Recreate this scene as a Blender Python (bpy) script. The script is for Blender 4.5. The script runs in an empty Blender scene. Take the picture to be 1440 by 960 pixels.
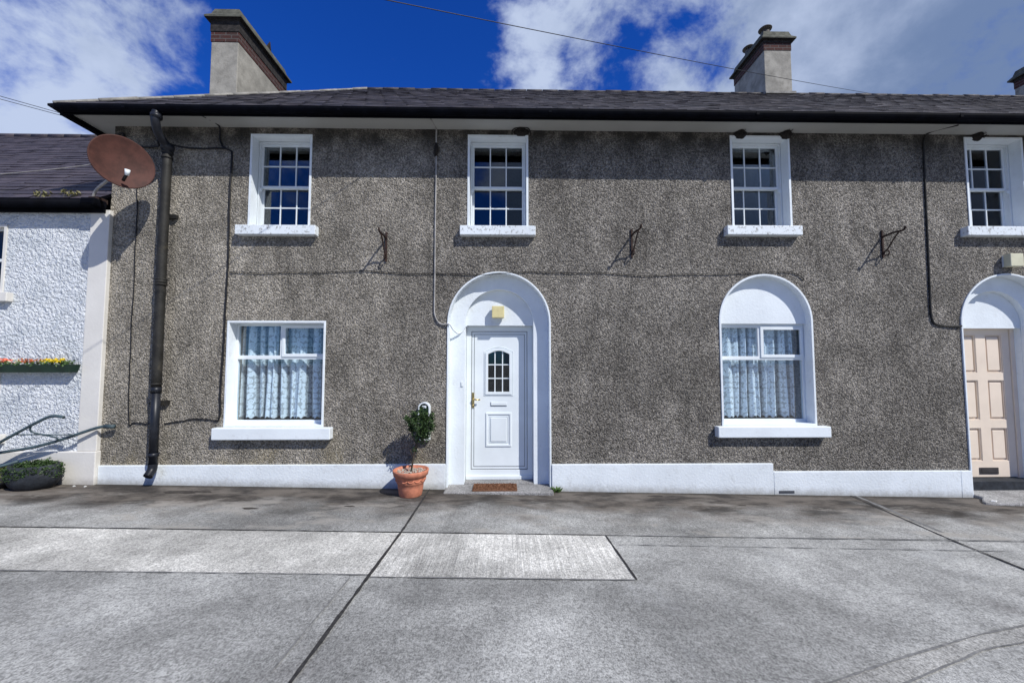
import bpy, bmesh, math, random
from mathutils import Vector, Matrix, Quaternion
from mathutils.geometry import intersect_line_line
R = math.radians
scn = bpy.context.scene
col = scn.collection
rng = random.Random(7)

# ------------------------------------------------------------------ materials
class NT:
    def __init__(s, name):
        s.m = bpy.data.materials.new(name); s.m.use_nodes = True
        s.t = s.m.node_tree; s.t.nodes.clear()
        s.out = s.n('ShaderNodeOutputMaterial')
        s.geo = s.n('ShaderNodeNewGeometry')
        s.pos = s.geo.outputs['Position']
    def n(s, typ, **k):
        nd = s.t.nodes.new(typ)
        for a, b in k.items(): setattr(nd, a, b)
        return nd
    def l(s, a, b): s.t.links.new(a, b)
    def put(s, sock, v):
        if isinstance(v, bpy.types.NodeSocket): s.l(v, sock)
        elif v is not None:
            if isinstance(v, tuple) and len(v) == 3 and sock.type == 'RGBA': v = v + (1,)
            sock.default_value = v
    def mapv(s, v, scale=(1,1,1), loc=(0,0,0), rot=(0,0,0)):
        m = s.n('ShaderNodeMapping'); s.l(v, m.inputs[0])
        m.inputs['Scale'].default_value = scale; m.inputs['Location'].default_value = loc
        m.inputs['Rotation'].default_value = rot
        return m.outputs[0]
    def noise(s, scale, detail=4, rough=.55, vec=None, dist=0, col=False):
        n = s.n('ShaderNodeTexNoise'); s.l(vec or s.pos, n.inputs['Vector'])
        n.inputs['Scale'].default_value = scale; n.inputs['Detail'].default_value = detail
        n.inputs['Roughness'].default_value = rough; n.inputs['Distortion'].default_value = dist
        return n.outputs['Color' if col else 'Fac']
    def voro(s, scale, vec=None, feature='F1', out='Distance', rnd=1):
        n = s.n('ShaderNodeTexVoronoi'); n.feature = feature; s.l(vec or s.pos, n.inputs['Vector'])
        n.inputs['Scale'].default_value = scale; n.inputs['Randomness'].default_value = rnd
        return n.outputs[out]
    def ramp(s, f, a, b, c0=0., c1=1., smooth=True):
        n = s.n('ShaderNodeMapRange'); n.interpolation_type = 'SMOOTHSTEP' if smooth else 'LINEAR'
        s.put(n.inputs[0], f)
        for i, v in enumerate((a, b, c0, c1)): n.inputs[i+1].default_value = v
        return n.outputs[0]
    def math(s, op, a, b=0., c=None):
        n = s.n('ShaderNodeMath', operation=op); s.put(n.inputs[0], a); s.put(n.inputs[1], b)
        if c is not None: s.put(n.inputs[2], c)
        return n.outputs[0]
    def mix(s, f, a, b, mode='MIX'):
        n = s.n('ShaderNodeMix', data_type='RGBA', blend_type=mode)
        s.put(n.inputs[0], f); s.put(n.inputs[6], a); s.put(n.inputs[7], b)
        return n.outputs[2]
    def sep(s, v=None):
        n = s.n('ShaderNodeSeparateXYZ'); s.l(v or s.pos, n.inputs[0]); return n.outputs
    def bump(s, h, strength=.5, dist=.01, normal=None):
        n = s.n('ShaderNodeBump'); s.l(h, n.inputs['Height'])
        n.inputs['Strength'].default_value = strength; n.inputs['Distance'].default_value = dist
        if normal: s.l(normal, n.inputs['Normal'])
        return n.outputs[0]
    def done(s, colour, rough=.8, normal=None, spec=.3, metal=0, **k):
        p = s.n('ShaderNodeBsdfPrincipled')
        s.put(p.inputs['Base Color'], colour); s.put(p.inputs['Roughness'], rough)
        p.inputs['Specular IOR Level'].default_value = spec; p.inputs['Metallic'].default_value = metal
        if normal: s.l(normal, p.inputs['Normal'])
        for a, b in k.items(): s.put(p.inputs[a], b)
        s.l(p.outputs[0], s.out.inputs[0]); return s.m

def plain(name, c, rough=.6, var=.12, scale=8, spec=.3, metal=0, bump=.0, bscale=60, dirt=None, dfac=.4):
    t = NT(name)
    f = t.ramp(t.noise(scale, 5, .65), .3, .7, 1-var, 1+var)
    cc = t.mix(1., c, (0,0,0), 'MIX')
    mulv = t.n('ShaderNodeVectorMath', operation='SCALE'); t.put(mulv.inputs[0], c); t.l(f, mulv.inputs['Scale'])
    o = mulv.outputs[0]
    if dirt:
        d = t.ramp(t.noise(scale*.8, 8, .75), .52, .72, 0, dfac)
        o = t.mix(d, o, dirt)
    nrm = t.bump(t.noise(bscale, 3, .6), bump, .01) if bump else None
    return t.done(o, rough, nrm, spec, metal)

def m_pebbledash():
    t = NT('pebbledash_render')
    v1 = t.voro(50, out='Color'); v2 = t.voro(92, out='Color')
    g1 = t.n('ShaderNodeSeparateColor'); t.l(v1, g1.inputs[0])
    g2 = t.n('ShaderNodeSeparateColor'); t.l(v2, g2.inputs[0])
    f = t.math('ADD', t.math('MULTIPLY', g1.outputs[0], .45), t.math('MULTIPLY', g2.outputs[0], .55))
    tone = t.ramp(f, .22, .86)
    xs = t.sep()
    # warmer and paler render towards the left end and the foot of the wall, dark algae in patches
    left = t.ramp(t.math('ADD', xs[0], t.math('MULTIPLY', t.noise(.7, 3), 4.)), 3.5, -4.0)
    pale = t.mix(left, (.41,.38,.335), (.565,.515,.435))
    dark = t.mix(left, (.108,.099,.088), (.20,.182,.150))
    c = t.mix(tone, dark, pale)
    big = t.ramp(t.noise(.9, 6, .6), .35, .68, .72, 1.12)
    med = t.ramp(t.noise(4, 5, .65, vec=t.mapv(t.pos, (1,1,.45), rot=(0,R(38),0))), .3, .7, .78, 1.18)
    s1 = t.math('MULTIPLY', big, med)
    sc = t.n('ShaderNodeVectorMath', operation='SCALE'); t.l(c, sc.inputs[0]); t.l(s1, sc.inputs['Scale'])
    # faint algae / rust run-off streaks
    st = t.ramp(t.noise(1, 4, .6, vec=t.mapv(t.pos, (5, 1, .5))), .56, .75, 0, .38)
    c = t.mix(st, sc.outputs[0], (.055,.055,.05))
    low = t.math('MULTIPLY', t.math('MULTIPLY', t.ramp(xs[2], .9, .35), t.ramp(xs[0], 1.5, -.5)), t.ramp(t.noise(2.2, 4), .45, .65, 0, .35))
    c = t.mix(low, c, (.36,.30,.17))
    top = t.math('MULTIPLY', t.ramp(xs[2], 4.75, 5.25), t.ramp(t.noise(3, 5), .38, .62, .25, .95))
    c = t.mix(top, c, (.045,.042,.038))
    h = t.math('ADD', t.math('MULTIPLY', t.math('SUBTRACT', 1., t.voro(50)), .9), t.math('MULTIPLY', t.noise(42, 3, .65, dist=.6), 1.2))
    n = t.bump(h, 1., .028)
    return t.done(c, .92, n, .15)

def m_roughcast():
    t = NT('white_roughcast')
    c = t.mix(t.ramp(t.noise(3, 5), .35, .7), (.76,.79,.82), (.60,.64,.68))
    h = t.math('ADD', t.noise(24, 3, .55, dist=.25), t.math('MULTIPLY', t.noise(60, 2), .3))
    return t.done(c, .85, t.bump(h, 1.0, .075), .2)

def m_white(name, c=(.735,.785,.815), dirt=(.30,.27,.22), df=.35, lo=.52, hi=.75, sc=9, rough=.55, low=None, bump=.25):
    t = NT(name)
    d = t.ramp(t.noise(sc, 8, .78), lo, hi, 0, df)
    c2 = t.mix(d, c, dirt)
    v = t.ramp(t.noise(2, 4), .3, .7, .93, 1.03)
    s = t.n('ShaderNodeVectorMath', operation='SCALE'); t.l(c2, s.inputs[0]); t.l(v, s.inputs['Scale'])
    o = s.outputs[0]
    if low:
        z = t.sep()[2]
        xx = t.sep()[0]
        zz = t.math('ADD', z, t.math('MULTIPLY', xx, .0205))
        m = t.math('MULTIPLY', t.ramp(t.math('ADD', zz, t.math('MULTIPLY', t.noise(14, 5, .7), .16)), .22, .06), .6)
        o = t.mix(m, o, low)
    return t.done(o, rough, t.bump(t.noise(30, 4, .6), bump, .008), .3)

def m_concrete(name, base, brown=0., brush=.5, pale=0.):
    t = NT(name)
    big = t.noise(.55, 6, .62, dist=.4); med = t.noise(3.2, 6, .65); fine = t.math('ADD', t.math('MULTIPLY', t.noise(38, 4, .8), .5), t.math('MULTIPLY', t.noise(115, 2, .7, vec=t.mapv(t.pos, (1,.6,1))), .5))
    x, y, z = t.sep()
    br = t.noise(1, 6, .75, vec=t.mapv(t.pos, (64, 2.2, 1), rot=(0,0,R(1))), dist=.5)
    br2 = t.noise(1, 3, .6, vec=t.mapv(t.pos, (26, .7, 1), rot=(0,0,R(-1))))
    k = t.math('MULTIPLY', t.ramp(big, .32, .68, .66, 1.24), t.ramp(med, .3, .7, .82, 1.15))
    k = t.math('MULTIPLY', k, t.ramp(fine, .35, .65, .50, 1.48))
    k = t.math('MULTIPLY', k, t.ramp(br, .25, .75, 1-.34*brush, 1+.30*brush))
    k = t.math('MULTIPLY', k, t.ramp(br2, .3, .7, 1-.16*brush, 1+.14*brush))
    s = t.n('ShaderNodeVectorMath', operation='SCALE'); t.put(s.inputs[0], base); t.l(k, s.inputs['Scale'])
    c = s.outputs[0]
    # pale blotches of worn laitance, darker oily ones
    c = t.mix(t.ramp(t.noise(1.4, 7, .7, vec=t.mapv(t.pos, loc=(5,3,0))), .56, .74, 0, .42), c, (.43,.44,.445))
    c = t.mix(t.ramp(t.noise(.9, 6, .65, vec=t.mapv(t.pos, loc=(1,9,0))), .58, .76, 0, .35), c, (.15,.135,.135))
    if brown:
        wob = t.math('ADD', y, t.math('MULTIPLY', t.math('SUBTRACT', t.noise(1.1, 5, .6, vec=t.mapv(t.pos, (.9,1.5,1))), .5), 2.2))
        m = t.ramp(wob, -1.45, -.45, 0, .97*brown)
        stain = t.mix(t.ramp(t.noise(2.2, 7, .7, vec=t.mapv(t.pos, (.7,1.5,1))), .38, .62), (.034,.029,.025), (.14,.122,.105))
        c = t.mix(m, c, stain)
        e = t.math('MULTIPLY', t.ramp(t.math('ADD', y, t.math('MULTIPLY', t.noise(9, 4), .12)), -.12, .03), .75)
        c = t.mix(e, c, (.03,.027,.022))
        grey = t.math('MULTIPLY', t.ramp(t.noise(1.7, 5, .7, vec=t.mapv(t.pos, (.7,1.6,1), loc=(3,1,0))), .52, .66), t.ramp(y, -.2, -.7))
        c = t.mix(t.math('MULTIPLY', grey, .65), c, (.34,.32,.29))
    h = t.math('ADD', t.math('MULTIPLY', fine, .5), t.math('ADD', t.math('MULTIPLY', br, brush), t.math('MULTIPLY', med, .5)))
    return t.done(c, .88, t.bump(h, .8, .014), .2)

def m_slate(name, a, b, lich):
    t = NT(name)
    r = t.geo.outputs['Random Per Island']
    c = t.mix(r, a, b)
    c = t.mix(t.ramp(t.noise(9, 9, .82, vec=t.mapv(t.pos, (.6,1.4,1.4))), .50, .66, 0, .8), c, lich)
    c = t.mix(t.ramp(t.noise(2, 6, .7), .55, .75, 0, .5), c, (.03,.03,.025))
    return t.done(c, .62, t.bump(t.noise(30, 5, .7), .5, .01), .3)

def m_brick():
    t = NT('chimney_brick')
    v = t.mapv(t.pos, (1,1,1))
    x, y, z = t.sep()
    cb = t.n('ShaderNodeCombineXYZ'); t.l(t.math('ADD', x, y), cb.inputs[0]); t.l(z, cb.inputs[1])
    b = t.n('ShaderNodeTexBrick'); t.l(cb.outputs[0], b.inputs[0])
    b.inputs['Scale'].default_value = 1; b.inputs['Brick Width'].default_value = .22; b.inputs['Row Height'].default_value = .075
    b.inputs['Mortar Size'].default_value = .008
    b.inputs['Color1'].default_value = (.075,.03,.026,1); b.inputs['Color2'].default_value = (.05,.024,.022,1); b.inputs['Mortar'].default_value = (.10,.09,.085,1)
    return t.done(t.mix(t.ramp(t.noise(9,6,.7), .5, .7, 0, .6), b.outputs[0], (.05,.045,.04)), .9, t.bump(t.noise(50,4), .4, .01), .2)

def m_glass():
    t = NT('window_glass')
    fr = t.n('ShaderNodeFresnel'); fr.inputs[0].default_value = 1.5
    n = t.bump(t.noise(2.2, 2, .5), .035, .02); t.l(n, fr.inputs['Normal'])
    tr = t.n('ShaderNodeBsdfTransparent'); tr.inputs[0].default_value = (.91,.965,1,1)
    gl = t.n('ShaderNodeBsdfGlossy'); gl.inputs['Roughness'].default_value = .01; t.l(n, gl.inputs['Normal'])
    mx = t.n('ShaderNodeMixShader'); t.l(t.math('MULTIPLY', fr.outputs[0], 1.15), mx.inputs[0])
    t.l(tr.outputs[0], mx.inputs[1]); t.l(gl.outputs[0], mx.inputs[2]); t.l(mx.outputs[0], t.out.inputs[0])
    return t.m

def m_lace():
    t = NT('lace_cloth')
    uv = t.n('ShaderNodeUVMap').outputs[0]
    a = t.voro(13, vec=uv, rnd=.35); ring = t.math('ABSOLUTE', t.math('SUBTRACT', a, .36))
    petals = t.ramp(ring, .08, .2, 1, 0)
    flower = t.ramp(a, .17, .22, 1, 0)
    net = t.ramp(t.voro(70, vec=uv, feature='DISTANCE_TO_EDGE', rnd=.2), .05, .16, .80, .42)
    leaf = t.ramp(t.noise(16, 3, .6, vec=uv), .50, .56)
    f = t.math('MAXIMUM', t.math('MAXIMUM', petals, flower), t.math('MAXIMUM', net, leaf))
    at = t.n('ShaderNodeAttribute'); at.attribute_name = 'fold_depth'     # trough shade and gaps are drawn in by lowering the cloth opacity
    f = t.math('MULTIPLY', f, t.ramp(at.outputs['Fac'], .55, 1.0, 1.0, .35))
    d = t.n('ShaderNodeBsdfDiffuse'); d.inputs[0].default_value = (.97,.99,1,1)
    tl = t.n('ShaderNodeBsdfTranslucent'); tl.inputs[0].default_value = (.75,.8,.86,1)
    dd = t.n('ShaderNodeMixShader'); dd.inputs[0].default_value = .2; t.l(d.outputs[0], dd.inputs[1]); t.l(tl.outputs[0], dd.inputs[2])
    tr = t.n('ShaderNodeBsdfTransparent')
    mx = t.n('ShaderNodeMixShader'); t.l(f, mx.inputs[0]); t.l(tr.outputs[0], mx.inputs[1]); t.l(dd.outputs[0], mx.inputs[2])
    t.l(mx.outputs[0], t.out.inputs[0]); return t.m

def m_leaf(name, a, b):
    t = NT(name)
    c = t.mix(t.geo.outputs['Random Per Island'], a, b)
    return t.done(c, .55, None, .35)

M = {
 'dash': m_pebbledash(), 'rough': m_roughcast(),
 'plinth': m_white('plinth_paint', low=(.20,.18,.14), df=.35, bump=.6),
 'white': m_white('surround_paint', df=.26, lo=.54, hi=.74, sc=7, bump=.5),
 'sill': m_white('flaking_sill_paint', df=.85, lo=.52, hi=.62, sc=18, dirt=(.20,.19,.17)),
 'gsill': m_white('sill_paint', df=.3, lo=.55, hi=.7, sc=12, dirt=(.3,.28,.25)),
 'sash': m_white('sash_paint', (.68,.725,.75), df=.2, bump=.05),
 'upvc': m_white('white_upvc', (.735,.785,.805), df=.0, bump=.02, rough=.35),
 'gasket': plain('dark_gasket', (.06,.065,.075), .6),
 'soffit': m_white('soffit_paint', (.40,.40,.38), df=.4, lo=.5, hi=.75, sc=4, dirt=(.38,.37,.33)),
 'gutter': plain('black_iron', (.003,.0035,.006), .7, .4, 6, dirt=(.010,.010,.012), dfac=.5, bump=.1, spec=.04),
 'pipe': plain('weathered_pipe_paint', (.020,.019,.017), .62, .4, 5, dirt=(.07,.060,.042), dfac=.75, bump=.3),
 'pipenew': plain('newer_pipe_plastic', (.013,.015,.021), .4, .3, 5, dirt=(.06,.06,.07), dfac=.35),
 'slate': m_slate('roof_slate', (.026,.024,.030), (.052,.044,.048), (.17,.15,.13)),
 'slate2': m_slate('cottage_roof_slate', (.030,.025,.034), (.066,.054,.066), (.11,.092,.10)),
 'lead': plain('ridge_mortar', (.24,.23,.21), .8, .3, 6, dirt=(.10,.09,.07), bump=.4),
 'stack': plain('stack_render', (.30,.285,.25), .9, .25, 3, dirt=(.13,.12,.10), dfac=.6, bump=.5, bscale=30),
 'cap': plain('chimney_cap_concrete', (.095,.095,.075), .9, .4, 6, dirt=(.05,.05,.035), dfac=.8, bump=.6, bscale=25),
 'soot_shade': plain('sooty_shaded_brick', (.028,.025,.024), .95, .5, 12, bump=.5), 'brick': m_brick(), 'pot': plain('chimney_pot_clay', (.10,.09,.08), .8, .3),
 'quoin': m_white('cream_quoin_paint', (.68,.66,.62), df=.15, low=(.25,.23,.2)),
 'glass': m_glass(), 'lace': m_lace(),
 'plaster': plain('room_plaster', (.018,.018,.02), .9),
 'beige': m_white('beige_door_paint', (.76,.645,.525), (.42,.30,.22), df=.14, rough=.5, bump=.05),
 'brass': plain('brass', (.55,.42,.18), .3, .1, metal=1.), 'steel': plain('steel', (.55,.55,.55), .35, .1, metal=1.),
 'black': plain('black_rubber', (.012,.012,.014), .5, .2), 'cable': plain('grey_conduit', (.30,.29,.28), .6, .3),
 'lampc': plain('yellowed_plastic', (.66,.58,.30), .4, .08), 'lampd': plain('cream_plastic', (.62,.60,.44), .4, .08),
 'iron': plain('rusty_iron', (.035,.02,.016), .8, .5, 20, dirt=(.09,.03,.015)),
 'dish': plain('rust_red_dish_paint', (.066,.025,.019), .7, .3, 7, dirt=(.10,.042,.032), dfac=.35),
 'mat': plain('coir_mat', (.18,.085,.045), .95, .35, 60, bump=1., bscale=150),
 'terra': plain('terracotta', (.50,.19,.115), .75, .18, 14, dirt=(.55,.33,.25), dfac=.4, bump=.2),
 'gravel': plain('pale_gravel', (.42,.38,.33), .9, .6, 50, bump=1., bscale=60),
 'bark': plain('bark', (.06,.048,.035), .9, .4, 30), 'soil': plain('soil', (.035,.028,.02), .95, .4, 30, bump=.8),
 'leaf': m_leaf('topiary_leaf', (.012,.028,.008), (.045,.085,.022)),
 'leaf2': m_leaf('fern_leaf', (.03,.07,.015), (.10,.17,.045)),
 'moss': m_leaf('moss_leaf', (.06,.08,.02), (.14,.15,.05)),
 'weed': m_leaf('dry_weed_leaf', (.12,.12,.05), (.22,.20,.09)),
 'planter': plain('dark_stone_planter', (.022,.026,.033), .75, .4, 12, dirt=(.13,.13,.12), bump=.4),
 'trough': plain('green_plastic_trough', (.012,.035,.022), .45, .2),
 'yellow': m_leaf('yellow_petal', (.75,.50,.01), (.85,.68,.03)), 'orange': m_leaf('orange_petal', (.55,.16,.05), (.42,.10,.05)),
 'red': m_leaf('coral_petal', (.80,.12,.06), (.85,.22,.12)), 'cream': m_leaf('pale_petal', (.6,.6,.4), (.7,.7,.5)),
 'plough': plain('blue_grey_plough_paint', (.055,.085,.10), .5, .3, 10, dirt=(.05,.035,.025)),
 'step': m_concrete('step_stone', (.27,.265,.26), 0, .2),
 'ground': m_concrete('street_concrete', (.335,.335,.325), 0, .10),
 'path': m_concrete('footpath_concrete', (.31,.31,.30), 1., .3),
 'slab': m_concrete('pale_slab_concrete', (.58,.57,.54), 0, .75),
 'slab2': m_concrete('older_slab_concrete', (.54,.53,.50), 0, .35),
 'joint': plain('joint_filler', (.030,.029,.03), .95, .5, 30, dirt=(.12,.11,.10), dfac=.5),
 'faint': plain('worn_joint_filler', (.17,.17,.17), .95, .3, 20, dirt=(.30,.29,.28), dfac=.9),
 'stain': plain('damp_stain', (.045,.038,.033), .9, .4, 20), 'kerb': m_concrete('kerb_concrete', (.35,.345,.33), 0, .15),
 'nest': plain('mud_nest', (.02,.017,.015), .95, .4, 40, bump=1.),
 'letter': plain('letter_plate_metal', (.055,.05,.05), .45, .2, metal=.3),
 'litter': plain('pale_litter', (.6,.6,.58), .8, .1),
}

# ------------------------------------------------------------------ mesh builder
class MB:
    def __init__(s): s.v = []; s.f = []; s.mi = []; s.uv = {}; s.smooth = []
    def face(s, pts, m=0, sm=False):
        i = len(s.v); s.v += [tuple(p) for p in pts]; s.f.append(tuple(range(i, i+len(pts)))); s.mi.append(m); s.smooth.append(sm)
    def add(s, vs, fs, m=0, sm=False):
        i = len(s.v); s.v += [tuple(p) for p in vs]
        for f in fs: s.f.append(tuple(i+k for k in f)); s.mi.append(m); s.smooth.append(sm)
    def box(s, x0, x1, y0, y1, z0, z1, m=0, mat=None):
        vs = [(x,y,z) for z in (z0,z1) for y in (y0,y1) for x in (x0,x1)]
        if mat: vs = [tuple(mat @ Vector(v)) for v in vs]
        s.add(vs, [(0,2,3,1),(4,5,7,6),(0,1,5,4),(2,6,7,3),(0,4,6,2),(1,3,7,5)], m)
    def tube(s, pts, r, n=10, m=0, cap=True):
        pts = [Vector(p) for p in pts]; k = len(pts)
        rr = r if isinstance(r, (list, tuple)) else [r]*k
        vs = []; up = None
        for i, p in enumerate(pts):
            d = (pts[min(i+1,k-1)] - pts[max(i-1,0)]).normalized()
            if up is None:
                up = Vector((0,0,1)) if abs(d.z) < .9 else Vector((0,1,0))
            a = (up - d*up.dot(d)).normalized(); up = a; b = d.cross(a)
            for j in range(n):
                w = 2*math.pi*j/n; vs.append(p + (a*math.cos(w) + b*math.sin(w))*rr[i])
        fs = [(i*n+j, i*n+(j+1)%n, (i+1)*n+(j+1)%n, (i+1)*n+j) for i in range(k-1) for j in range(n)]
        if cap: fs += [tuple(reversed(range(n))), tuple(range((k-1)*n, k*n))]
        s.add(vs, fs, m, True)
    def lathe(s, prof, c=(0,0,0), n=32, m=0, sx=1, sy=1, mat=None, wob=0):
        vs = []; c = Vector(c)
        for r, z in prof:
            for j in range(n):
                w = 2*math.pi*j/n; q = r*(1+wob*math.sin(3*w+z*9)*.5+wob*math.sin(7*w)*.3)
                v = Vector((q*math.cos(w)*sx, q*math.sin(w)*sy, z))
                if mat: v = mat @ v
                vs.append(c+v)
        fs = [(i*n+j, i*n+(j+1)%n, (i+1)*n+(j+1)%n, (i+1)*n+j) for i in range(len(prof)-1) for j in range(n)]
        s.add(vs, fs, m, True)
    def plate(s, loops, y0, y1, m=0):
        """flat plate in XZ with holes: loops[0] is the outline, the rest holes"""
        cu = bpy.data.curves.new('tmp', 'CURVE'); cu.dimensions = '2D'; cu.fill_mode = 'BOTH'; cu.extrude = abs(y1-y0)/2
        for lp in loops:
            sp = cu.splines.new('POLY'); sp.points.add(len(lp)-1); sp.use_cyclic_u = True
            for q, (x, z) in zip(sp.points, lp): q.co = (x, z, 0, 1)
        o = bpy.data.objects.new('tmp', cu); col.objects.link(o)
        bpy.context.view_layer.update()
        me = bpy.data.meshes.new_from_object(o.evaluated_get(bpy.context.evaluated_depsgraph_get()))
        yc = (y0+y1)/2
        s.add([(v.co.x, yc - v.co.z, v.co.y) for v in me.vertices], [tuple(p.vertices) for p in me.polygons], m)
        bpy.data.objects.remove(o); bpy.data.curves.remove(cu); bpy.data.meshes.remove(me)
    def leaves(s, c, rad, n, size, m=0, shell=.35, lump=0, seed=1, flat=0):
        rg = random.Random(seed); c = Vector(c)
        for i in range(n):
            d = Vector((rg.gauss(0,1), rg.gauss(0,1), rg.gauss(0,1))).normalized()
            q = (shell + (1-shell)*rg.random()**.5)
            q *= 1 + lump*(math.sin(d.x*4+1)+math.sin(d.y*5+2)+math.sin(d.z*6))
            p = c + Vector((d.x*rad[0], d.y*rad[1], d.z*rad[2]))*q
            s.leaf(p, size*rg.uniform(.6,1.3), rg, m, flat)
    def leaf(s, p, L, rg, m=0, flat=0, d=None):
        if d is None: d = Vector((rg.gauss(0,1), rg.gauss(0,1), rg.gauss(0,1)*(1-flat)+.2)).normalized()
        w = d.orthogonal().normalized(); w.rotate(Quaternion(d, rg.uniform(0,6.28)))
        nn = d.cross(w)*L*.12
        a = p - d*L*.5; b = p + d*L*.5
        s.add([a, p+w*L*.24+nn, b, p-w*L*.24+nn], [(0,1,2,3)], m)
    def build(s, name, mats, parent=None, bevel=0, recalc=True):
        me = bpy.data.meshes.new(name); me.from_pydata(s.v, [], s.f)
        if not isinstance(mats, (list, tuple)): mats = [mats]
        for mt in mats: me.materials.append(mt)
        for p, mi, sm in zip(me.polygons, s.mi, s.smooth): p.material_index = mi; p.use_smooth = sm
        if recalc:
            bm = bmesh.new(); bm.from_mesh(me)
            bmesh.ops.remove_doubles(bm, verts=bm.verts, dist=1e-5) if bevel else None
            bmesh.ops.recalc_face_normals(bm, faces=bm.faces)
            bm.to_mesh(me); bm.free()
        o = bpy.data.objects.new(name, me); col.objects.link(o)
        if parent:
            o.parent = parent
            o.matrix_parent_inverse = wmat(parent).inverted()
        if bevel:
            b = o.modifiers.new('edge', 'BEVEL'); b.width = bevel; b.segments = 2; b.limit_method = 'ANGLE'; b.angle_limit = R(50)
        return o

def wmat(o):
    m = Matrix.LocRotScale(o.location, o.rotation_euler, o.scale)
    return (wmat(o.parent) @ o.matrix_parent_inverse @ m) if o.parent else m

def tag(o, label=None, cat=None, group=None, kind=None):
    if label: o['label'] = label
    if cat: o['category'] = cat
    if group: o['group'] = group
    if kind: o['kind'] = kind
    return o
def thing(name, loc, label, cat, group=None, rot=(0,0,0)):
    o = bpy.data.objects.new(name, None); o.empty_display_size = .1; col.objects.link(o)
    o.location = loc; o.rotation_euler = rot
    return tag(o, label, cat, group)
def part_empty(name, loc, parent):
    o = bpy.data.objects.new(name, None); o.empty_display_size = .1; col.objects.link(o)
    o.location = loc; o.parent = parent; o.matrix_parent_inverse = wmat(parent).inverted()
    return o
def B(name, mat, parent, *a, bevel=0, **k):
    m = MB(); m.box(*a, **k); return m.build(name, mat, parent, bevel)
def rect(x0, x1, z0, z1): return [(x0,z0),(x1,z0),(x1,z1),(x0,z1)]
def arch(x0, x1, z0, apex, n=28):
    c = (x0+x1)/2; r = (x1-x0)/2; zs = apex-r
    return [(x0,z0),(x1,z0)] + [(c+r*math.cos(w), zs+r*math.sin(w)) for w in [math.pi*i/n for i in range(n+1)]]
def lerp(a, b, t): return a+(b-a)*t
def smooth(pts, n=6):
    P = [Vector(p) for p in pts]; out = []
    for i in range(len(P)-1):
        a, b, c, d = P[max(i-1,0)], P[i], P[i+1], P[min(i+2,len(P)-1)]
        for k in range(n):
            t = k/n
            out.append(.5*((2*b)+(c-a)*t+(2*a-5*b+4*c-d)*t*t+(3*b-a-3*c+d)*t**3))
    out.append(P[-1]); return out

# ------------------------------------------------------------------ ground
def g(X, Y):
    Y = max(min(Y, 0), -9); X = max(-12, min(X, 16))
    pr = -.034*Y if Y > -1.6 else (.0544 - .064*(Y+1.6))
    return pr - .0205*X
def sheet(xs, ys, off, mat, name):
    m = MB(); nx = len(xs)
    m.add([(x, y, g(x,y)+off) for y in ys for x in xs],
          [(j*nx+i, j*nx+i+1, (j+1)*nx+i+1, (j+1)*nx+i) for j in range(len(ys)-1) for i in range(nx-1)])
    return tag(m.build(name, mat), kind='structure')
def fr(a, b, n): return [a+(b-a)*i/n for i in range(n+1)]
sheet([-600,-100,-30]+fr(-12,16,56)+[30,100,600], [-600,-100,-30]+fr(-9,-1.6,30)+[-.8,0,10,40,200,600], 0, M['ground'], 'ground')
sheet(fr(-12,16,56), fr(-1.6,0,8)+[.02], .004, M['path'], 'footpath')
sheet(fr(-12,-1.075,30), fr(-2.53,-1.62,4), .004, M['slab2'], 'concrete_slab')
sheet(fr(-1.055,1.03,8), fr(-2.57,-1.62,4), .004, M['slab'], 'concrete_slab')
def strip(pts, w, mat, name='paving_joint', off=.008, wv=.35, seed=3):
    rg = random.Random(seed); m = MB(); P = []
    for i in range(len(pts)-1):
        a, b = Vector(pts[i]), Vector(pts[i+1]); n = max(2, int((b-a).length/.08))
        P += [a.lerp(b, k/n) for k in range(n)]
    P.append(Vector(pts[-1])); L = []; Rr = []
    for i, p in enumerate(P):
        d = (P[min(i+1,len(P)-1)]-P[max(i-1,0)]).normalized(); nn = Vector((-d.y, d.x)); ww = w*.5*rg.uniform(1-wv, 1+wv); j = nn*rg.uniform(-1,1)*w*.05
        for arr, q in ((L, p+nn*ww+j), (Rr, p-nn*ww+j)): arr.append((q.x, q.y, g(q.x,q.y)+off))
    n = len(P)
    m.add(L+Rr, [(i, i+1, n+i+1, n+i) for i in range(n-1)])
    return tag(m.build(name, mat), kind='structure')
strip([(-1.065,-.02),(-1.06,-1.6),(-1.065,-2.55),(-1.07,-5.5)], .024, M['joint'])
strip([(-12,-1.61),(-3,-1.60),(1.0,-1.61)], .011, M['joint'], wv=.7)
strip([(1.0,-1.61),(4,-1.63),(15,-1.66)], .014, M['faint'], wv=.7)
strip([(1.035,-1.62),(1.04,-2.58)], .018, M['joint'])
strip([(-12,-2.54),(-1.08,-2.545)], .010, M['faint'], wv=.9)
strip([(-1.05,-2.58),(1.03,-2.582)], .014, M['faint'], wv=.8)
strip([(-1.20,-2.6),(-1.22,-5.5)], .010, M['faint'], wv=.8, seed=5)
strip([(4.98,-.03),(4.69,-1.47),(4.53,-2.3),(4.2,-5)], .02, M['joint'], wv=.7)
strip([(5.06,-.03),(4.80,-1.40)], .05, M['faint'], off=.006, wv=.4)
strip([(1.1,-1.86),(8,-1.93)], .010, M['faint'], wv=.8, seed=9)
ka = smooth([(.2,-4.20,0),(1.71,-3.67,0),(2.45,-3.42,0),(3.41,-3.15,0),(5.5,-2.75,0),(9,-2.4,0)])
kb = smooth([(.9,-4.10,0),(2.02,-3.70,0),(2.57,-3.50,0),(3.16,-3.33,0),(5.5,-2.96,0),(9,-2.62,0)])
mk = MB(); n_ = len(ka)
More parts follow.
